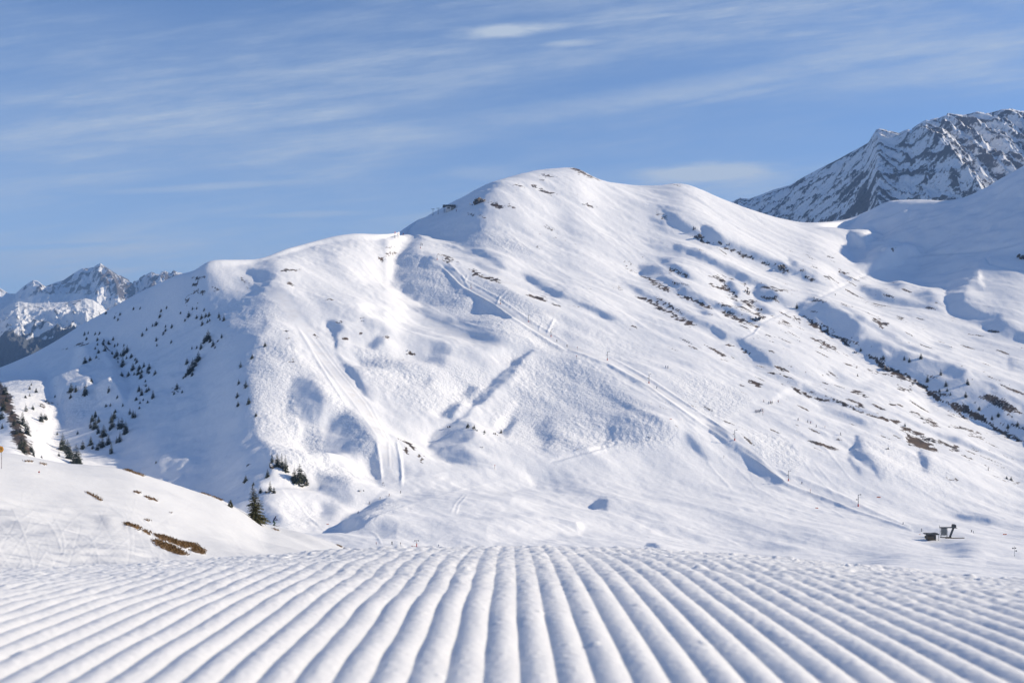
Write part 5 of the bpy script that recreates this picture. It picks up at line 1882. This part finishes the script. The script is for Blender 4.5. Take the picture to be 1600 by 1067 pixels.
# ------------------------------------------------------------------ valley station
p = hit(1455, 843)
s = p.y / F
t = thing('station_hut', 'brown wooden hut with dark flat roof beside the valley lift terminal', 'hut', p, math.radians(4))
w, h, d = 20 * s, 10 * s, 12 * s
MB().box((-0.02 * w, 0, h * 0.36), (w * 0.60, d * 0.8, h * 0.86)).build('wall', M_TIMBER, t)
MB().box((-w * 0.20, -d * 0.14, h * 0.42), (w * 0.50, d * 0.9, h * 0.42)).build('counter_wall', M_TIMBER, t)
rf = MB().box((0, 0, h * 0.93), (w * 0.96, d * 1.25, h * 0.17), bev=0.05).box((w * 0.3, 0, h * 1.03), (w * 0.28, d * 0.7, h * 0.1)).build('roof', M_ROOF, t)
f = MB().box((w * 0.10, -d * 0.41, h * 0.42), (w * 0.22, 0.08, h * 0.34)).build('window', M_BLACK, t)
MB().box((w * 0.10, -d * 0.41 - 0.06, h * 0.24), (w * 0.25, 0.12, 0.07)).build('sill', M_TIMBER, f)
dr = MB().box((w * 0.225, -d * 0.41, h * 0.28), (w * 0.07, 0.09, h * 0.56)).build('door', M_ROOF, t)
for x in (-0.44, 0.44):
    MB().tube((w * x, -d * 0.55, -0.4), (w * x, -d * 0.55, h * 0.86), 0.1, None, 6).build('roof_post', M_DKSTEEL, t)

p = hit(1481, 840)
s = p.y / F
t = thing('lift_terminal', 'grey steel drive terminal with slanted leg and motor housing in the valley', 'lift terminal', p, math.radians(3))
MB().box((-2.5 * s, 0, 16.2 * s), (21 * s, 1.6 * s, 1.7 * s), bev=0.05).tube((-13 * s, 0, 16 * s), (-13.2 * s, 0, 19.5 * s), 0.4 * s, 0.3 * s, 6).build('beam', M_DKSTEEL, t)
MB().box((-6.2 * s, 0, 10.0 * s), (8.6 * s, 2.4 * s, 10.6 * s), bev=0.05).build('counterweight_box', M_GREYPANEL, t)
fr_ = MB()
for x in (-11.5, -1.6):
    for yy in (-1.8, 1.8):
        fr_.tube((x * s, yy * s, -1.0), (x * s, yy * s, 16 * s), 0.28 * s, None, 6)
for z in (4.0, 10.0):
    fr_.box((-6.5 * s, -1.8 * s, z * s), (10 * s, 0.25 * s, 0.3 * s)).box((-6.5 * s, 1.8 * s, z * s), (10 * s, 0.25 * s, 0.3 * s))
fr_.build('frame', M_STEEL, t)
MB().box((5.8 * s, 0, 7.6 * s), (2.6 * s, 2.0 * s, 17.5 * s), Matrix.Rotation(math.radians(21), 3, 'Y')).build('slanted_leg', M_DKSTEEL, t)
mh_ = MB().box((9.6 * s, 0, 18.2 * s), (6.4 * s, 4.0 * s, 4.6 * s), bev=0.5 * s).box((9.0 * s, 0, 20.8 * s), (3.6 * s, 3.0 * s, 1.2 * s)).build('motor_housing', M_DKSTEEL, t)
MB().tube((12.0 * s, 0, 15.0 * s), (12.0 * s, 0, 15.6 * s), 3.0 * s, None, 18).build('bullwheel', M_STEEL, t)
MB().box((-3 * s, 0, 0.9 * s), (16 * s, 5 * s, 0.7 * s)).build('platform', M_TIMBER, t)
p = hit(1492, 841)
o = MB().box((0, 0, 0.25), (12.0, 0.9, 0.5), bev=0.1).build('timber_ramp', M_TIMBER)
o.location = p; o.rotation_euler = (0, 0, 0.05)
tag(o, 'low timber ramp lying on the snow right of the lift terminal', 'ramp')

# ------------------------------------------------------------------ summit station
p = hit(702, 330)
s = p.y / F
t = thing('summit_station', 'dark flat-roofed lift station on the ridge left of the summit', 'lift station', p, math.radians(3))
MB().box((0, 0, 8.0 * s), (20 * s, 8 * s, 2.6 * s), bev=0.1).box((-9 * s, 0, 6.4 * s), (3 * s, 6 * s, 1.2 * s)).build('roof', M_ROOF, t)
MB().box((-1.5 * s, 0, 3.0 * s), (8.5 * s, 5 * s, 7.6 * s)).build('wall', M_PANEL, t)
MB().box((6.0 * s, 0.0, 4.2 * s), (6.4 * s, 5.5 * s, 5.4 * s)).build('machine_room', M_GREYPANEL, t)
wv = MB().box((-1.0 * s, -2.53 * s, 4.4 * s), (4.2 * s, 0.1, 2.0 * s)).build('window', M_BLACK, t)
for (x, y) in ((-8, -3), (-8, 3), (9, -3), (9, 3)):
    MB().tube((x * s, y * s, -2 * s), (x * s, y * s, 6.9 * s), 0.4 * s, None, 6).build('roof_post', M_DKSTEEL, t)
MB().box((13.5 * s, 0, 1.2 * s), (7 * s, 3 * s, 1.4 * s)).build('railing', M_GREYPANEL, t)


def make_tpylon():
    t = thing('chairlift_pylon', 'x', 'lift pylon')
    MB().tube((0, 0, -2.0), (0, 0, 9.4), 0.42, 0.30, 8).build('pole', M_STEEL, t)
    MB().box((0, 0, 9.5), (4.6, 0.4, 0.45)).build('crossarm', M_DKSTEEL, t)
    for x in (-2.1, 2.1):
        MB().box((x, 0, 9.2), (0.5, 2.4, 0.4), bev=0.08).build('sheave_beam', M_DKSTEEL, t)
    return t


tp = make_tpylon()
for i, (u, v, hh, lab) in enumerate([(676.5, 337, 10.5, 'left one of two T-shaped pylons below the summit station'), (684.5, 335, 9.5, 'right one of two T-shaped pylons next to the summit station'),
                                     ]):
    p = hit(u, v)
    k = hh * p.y / F / 9.7
    if i == 0:
        tp.location = p; tp.scale = (k,) * 3; tp['label'] = lab; tp['group'] = 'T-shaped pylons by the summit station'
    else:
        dup(tp, p, 0.0, k, lab, 'T-shaped pylons by the summit station')

# ------------------------------------------------------------------ signs on the near hill
p = hit_hill(2.5, 733)
s = p.y / F
t = thing('piste_sign', 'round orange sign with a black mark on a thin pole at the left edge', 'sign', p)
MB().tube((0, 0, -0.3), (0, 0, 30 * s), 0.022, None, 8).build('pole', M_STEEL, t)
dsk = MB().tube((-1.5 * s, -0.02, 30.5 * s), (-1.5 * s, -0.05, 30.5 * s), 5.0 * s, None, 28).build('sign_face', M_SIGN, t)
MB().box((-0.2 * s, -0.056, 30.9 * s), (1.1 * s, 0.008, 3.0 * s)).box((-0.7 * s, -0.056, 31.8 * s), (1.6 * s, 0.0085, 0.9 * s)).build('arrow_mark', M_BLACK, dsk)
p = hit_hill(61, 743)
s = p.y / F
t = thing('piste_marker', 'small red piste marker on a stick on the near snow hill', 'marker', p)
MB().tube((0, 0, -0.2), (0, 0, 4.0 * s), 0.02, None, 6).build('pole', M_PANEL, t)
MB().tube((0, -0.02, 4.8 * s), (0, 0.02, 4.8 * s), 1.3 * s, None, 14).build('marker_disc', M_RED, t)


# ------------------------------------------------------------------ people on skis
def skin_body(joints, edges, name, mats, zone):
    me = bpy.data.meshes.new(name)
    me.from_pydata([j[0] for j in joints], edges, [])
    ob = bpy.data.objects.new(name, me)
    SC.collection.objects.link(ob)
    ob.modifiers.new('skin', 'SKIN')
    for i, j in enumerate(joints):
        me.skin_vertices[0].data[i].radius = (j[1], j[2] if len(j) > 2 else j[1])
    me.skin_vertices[0].data[0].use_root = True
    sb = ob.modifiers.new('sub', 'SUBSURF')
    sb.levels = 1; sb.render_levels = 1
    dg = bpy.context.evaluated_depsgraph_get()
    out = bpy.data.meshes.new_from_object(ob.evaluated_get(dg))
    out.name = name
    bpy.data.objects.remove(ob)
    out.materials.clear()
    for m in mats:
        out.materials.append(m)
    for pl in out.polygons:
        pl.material_index = zone(pl.center)
        pl.use_smooth = True
    return out


def skier_mesh(lean, bend, mats):
    """one continuous body, skiing towards +x; lean of the torso and bend of the knees in metres"""
    hip = Vector((-0.10, 0, 0.86 - bend * 0.3))
    J = [(hip, 0.15, 0.12)]
    E = []
    def add(pos, r, frm, r2=None):
        J.append((Vector(pos), r, r2 or r)); E.append((frm, len(J) - 1)); return len(J) - 1
    ch = add(hip + Vector((lean * 0.5, 0, 0.30)), 0.16, 0, 0.12)
    sh = add(hip + Vector((lean, 0, 0.52)), 0.17, ch, 0.12)
    nk = add(hip + Vector((lean * 1.15, 0, 0.62)), 0.065, sh)
    hd = add(hip + Vector((lean * 1.25 + 0.03, 0, 0.72)), 0.105, nk)
    add(hip + Vector((lean * 1.28 + 0.03, 0, 0.84)), 0.10, hd)
    for sy in (-1, 1):
        up = add(hip + Vector((lean, 0.20 * sy, 0.50)), 0.075, sh)
        el = add(hip + Vector((lean + 0.06, 0.29 * sy, 0.24)), 0.06, up)
        wr = add(hip + Vector((lean + 0.30, 0.27 * sy, 0.20)), 0.048, el)
        add(hip + Vector((lean + 0.38, 0.27 * sy, 0.19)), 0.055, wr)
        th = add(hip + Vector((0.02, 0.10 * sy, -0.08)), 0.115, 0)
        kn = add(Vector((hip.x + 0.16 + bend * 0.3, 0.12 * sy, 0.46)), 0.085, th)
        an = add(Vector((hip.x + 0.02, 0.12 * sy, 0.12)), 0.075, kn)
        add(Vector((hip.x + 0.20, 0.12 * sy, 0.06)), 0.06, an)
    top = hip.z
    def zone(c):
        if c.z > top + 0.66:
            return 2
        if c.z > top + 0.0 and not (c.z < 0.5):
            return 0
        return 1
    return skin_body(J, E, 'person', mats, zone)


def add_skis(t, me_ski, me_pole, pole_parent=None):
    for sy in (-1, 1):
        link('ski', me_ski[sy > 0], None, t)
        link('ski_pole', me_pole[sy > 0], None, t)


def ski_mesh(sy):
    m = MB()
    m.box((0.05, 0.12 * sy, 0.012), (1.5, 0.075, 0.02))
    m.box((0.86, 0.12 * sy, 0.05), (0.20, 0.07, 0.018), Matrix.Rotation(math.radians(-22), 3, 'Y'))
    m.box((0.0, 0.12 * sy, 0.05), (0.32, 0.09, 0.07))
    me = m.mesh('ski'); me.materials.append(M_BLACK)
    return me


def pole_mesh(sy):
    m = MB()
    m.tube((0.40, 0.29 * sy, 0.98), (0.05, 0.36 * sy, 0.02), 0.012, 0.010, 6)
    m.tube((0.06, 0.355 * sy, 0.08), (0.055, 0.357 * sy, 0.10), 0.05, None, 8)
    me = m.mesh('ski_pole'); me.materials.append(M_DKSTEEL)
    return me


SKI = [ski_mesh(-1), ski_mesh(1)]
SPOLE = [pole_mesh(-1), pole_mesh(1)]
PB = [skier_mesh(0.30, 0.5, [M_NAVY, M_GREENP, M_DARKC]), skier_mesh(0.08, 0.15, [M_DARKC, M_DARKC, M_DARKC]),
      skier_mesh(0.12, 0.2, [M_REDC, M_DARKC, M_DARKC]), skier_mesh(0.18, 0.35, [M_BLUEC, M_DARKC, M_DARKC])]


def person(u, v, hh, lab, k, rz, near=False, group=None):
    p = hit_hill(u, v) if near else hit(u, v)
    t = thing('person', lab, 'person', p + Vector((0, 0, -0.02)), rz, group)
    sc = hh * p.y / F / 1.72
    t.scale = (sc,) * 3
    link('body', PB[k], None, t)
    add_skis(t, SKI, SPOLE)
    return t


person(428, 817.5, 17.5, 'skier in navy jacket and green trousers beside the lone spruce', 0, math.radians(-12), True)
PEOPLE = []
for i, (x, y) in enumerate(((428, 237), (440, 237), (452, 235), (462, 237), (470, 228), (478, 226), (490, 226))):
    PEOPLE.append((1100 + x / 5.333, 600 + y / 5.333, 4.6, 'person waiting in the queue at the middle of the right slope', 'people in the queue on the right slope'))
for x, y in ((540, 165), (553, 161), (560, 166), (570, 162), (497, 150)):
    PEOPLE.append((1100 + x / 5.333, 600 + y / 5.333, 4.4, 'person in the loose group just above the queue', 'people in the group above the queue'))
ONE = [
    (1216, 629, 4.6, 'skier alone on the white track above the queue'), (1247, 657, 4.6, 'leftmost skier in the row right of the queue'),
    (1262, 660, 4.4, 'second skier in the row right of the queue'), (1266.5, 662, 4.6, 'third skier in the row right of the queue'),
    (1275.5, 667.5, 4.6, 'rightmost skier in the row right of the queue'), (1313.5, 680, 5.2, 'skier alone above the blue bank, below the row of skiers'),
    (1040, 574.5, 4.2, 'left one of two skiers on the open slope above the dome'), (1043.5, 575, 4.2, 'right one of two skiers on the open slope above the dome'),
    (1411, 819, 4.4, 'person left of the valley station hut, farther away'), (1440, 830, 5.4, 'person just left of the valley station hut'),
    (1518, 831.5, 4.6, 'left one of two people right of the lift terminal'), (1521, 832.5, 4.6, 'right one of two people right of the lift terminal'),
    (577, 787, 4.8, 'skier second from the bottom above the blue valley bank'), (594, 779.5, 4.6, 'third skier from the bottom above the blue valley bank'),
    (608, 775, 4.4, 'fourth skier from the bottom above the blue valley bank'), (559.5, 802, 4.8, 'lowest skier at the edge of the blue valley bank'),
    (626, 770.5, 4.2, 'highest skier of the string above the blue valley bank'), (588, 850.5, 4.8, 'leftmost skier behind the groomed crest'),
    (612.5, 850.5, 5.6, 'middle skier left of the red-padded lift post'), (626, 851.5, 5.2, 'skier closest to the red-padded lift post'),
    (685.5, 854, 4.4, 'skier right of the red-padded lift post'), (1026, 607, 4.6, 'person riding the drag lift below the dome pylon'),
    (1253, 756, 4.6, 'person riding the drag lift near the lower cutting'), (870, 534, 4.2, 'person riding the drag lift above the dome'),
    (886, 542, 4.2, 'person leaving the drag lift track on the dome'), (1544, 735, 4.4, 'skier alone on the far right slope'),
    (659.5, 384, 4.4, 'person standing beside the top pylon of the drag lift'), (630, 368, 4.2, 'person on the saddle skyline left of the summit'),
    (713, 331, 4.0, 'person standing right of the summit lift station'), (1272, 467.5, 4.2, 'skier at the little pass on the right slope'),
    (1305, 462, 4.0, 'skier on the track right of the little pass'),
]
for q in ONE:
    PEOPLE.append((*q, None))
rp = random.Random(8)
for (u, v, hh, lab, g) in PEOPLE:
    person(u, v, hh, lab, rp.choice((1, 1, 1, 2, 3)), rp.uniform(0, 6.28), False, g or 'skiers on the slopes')
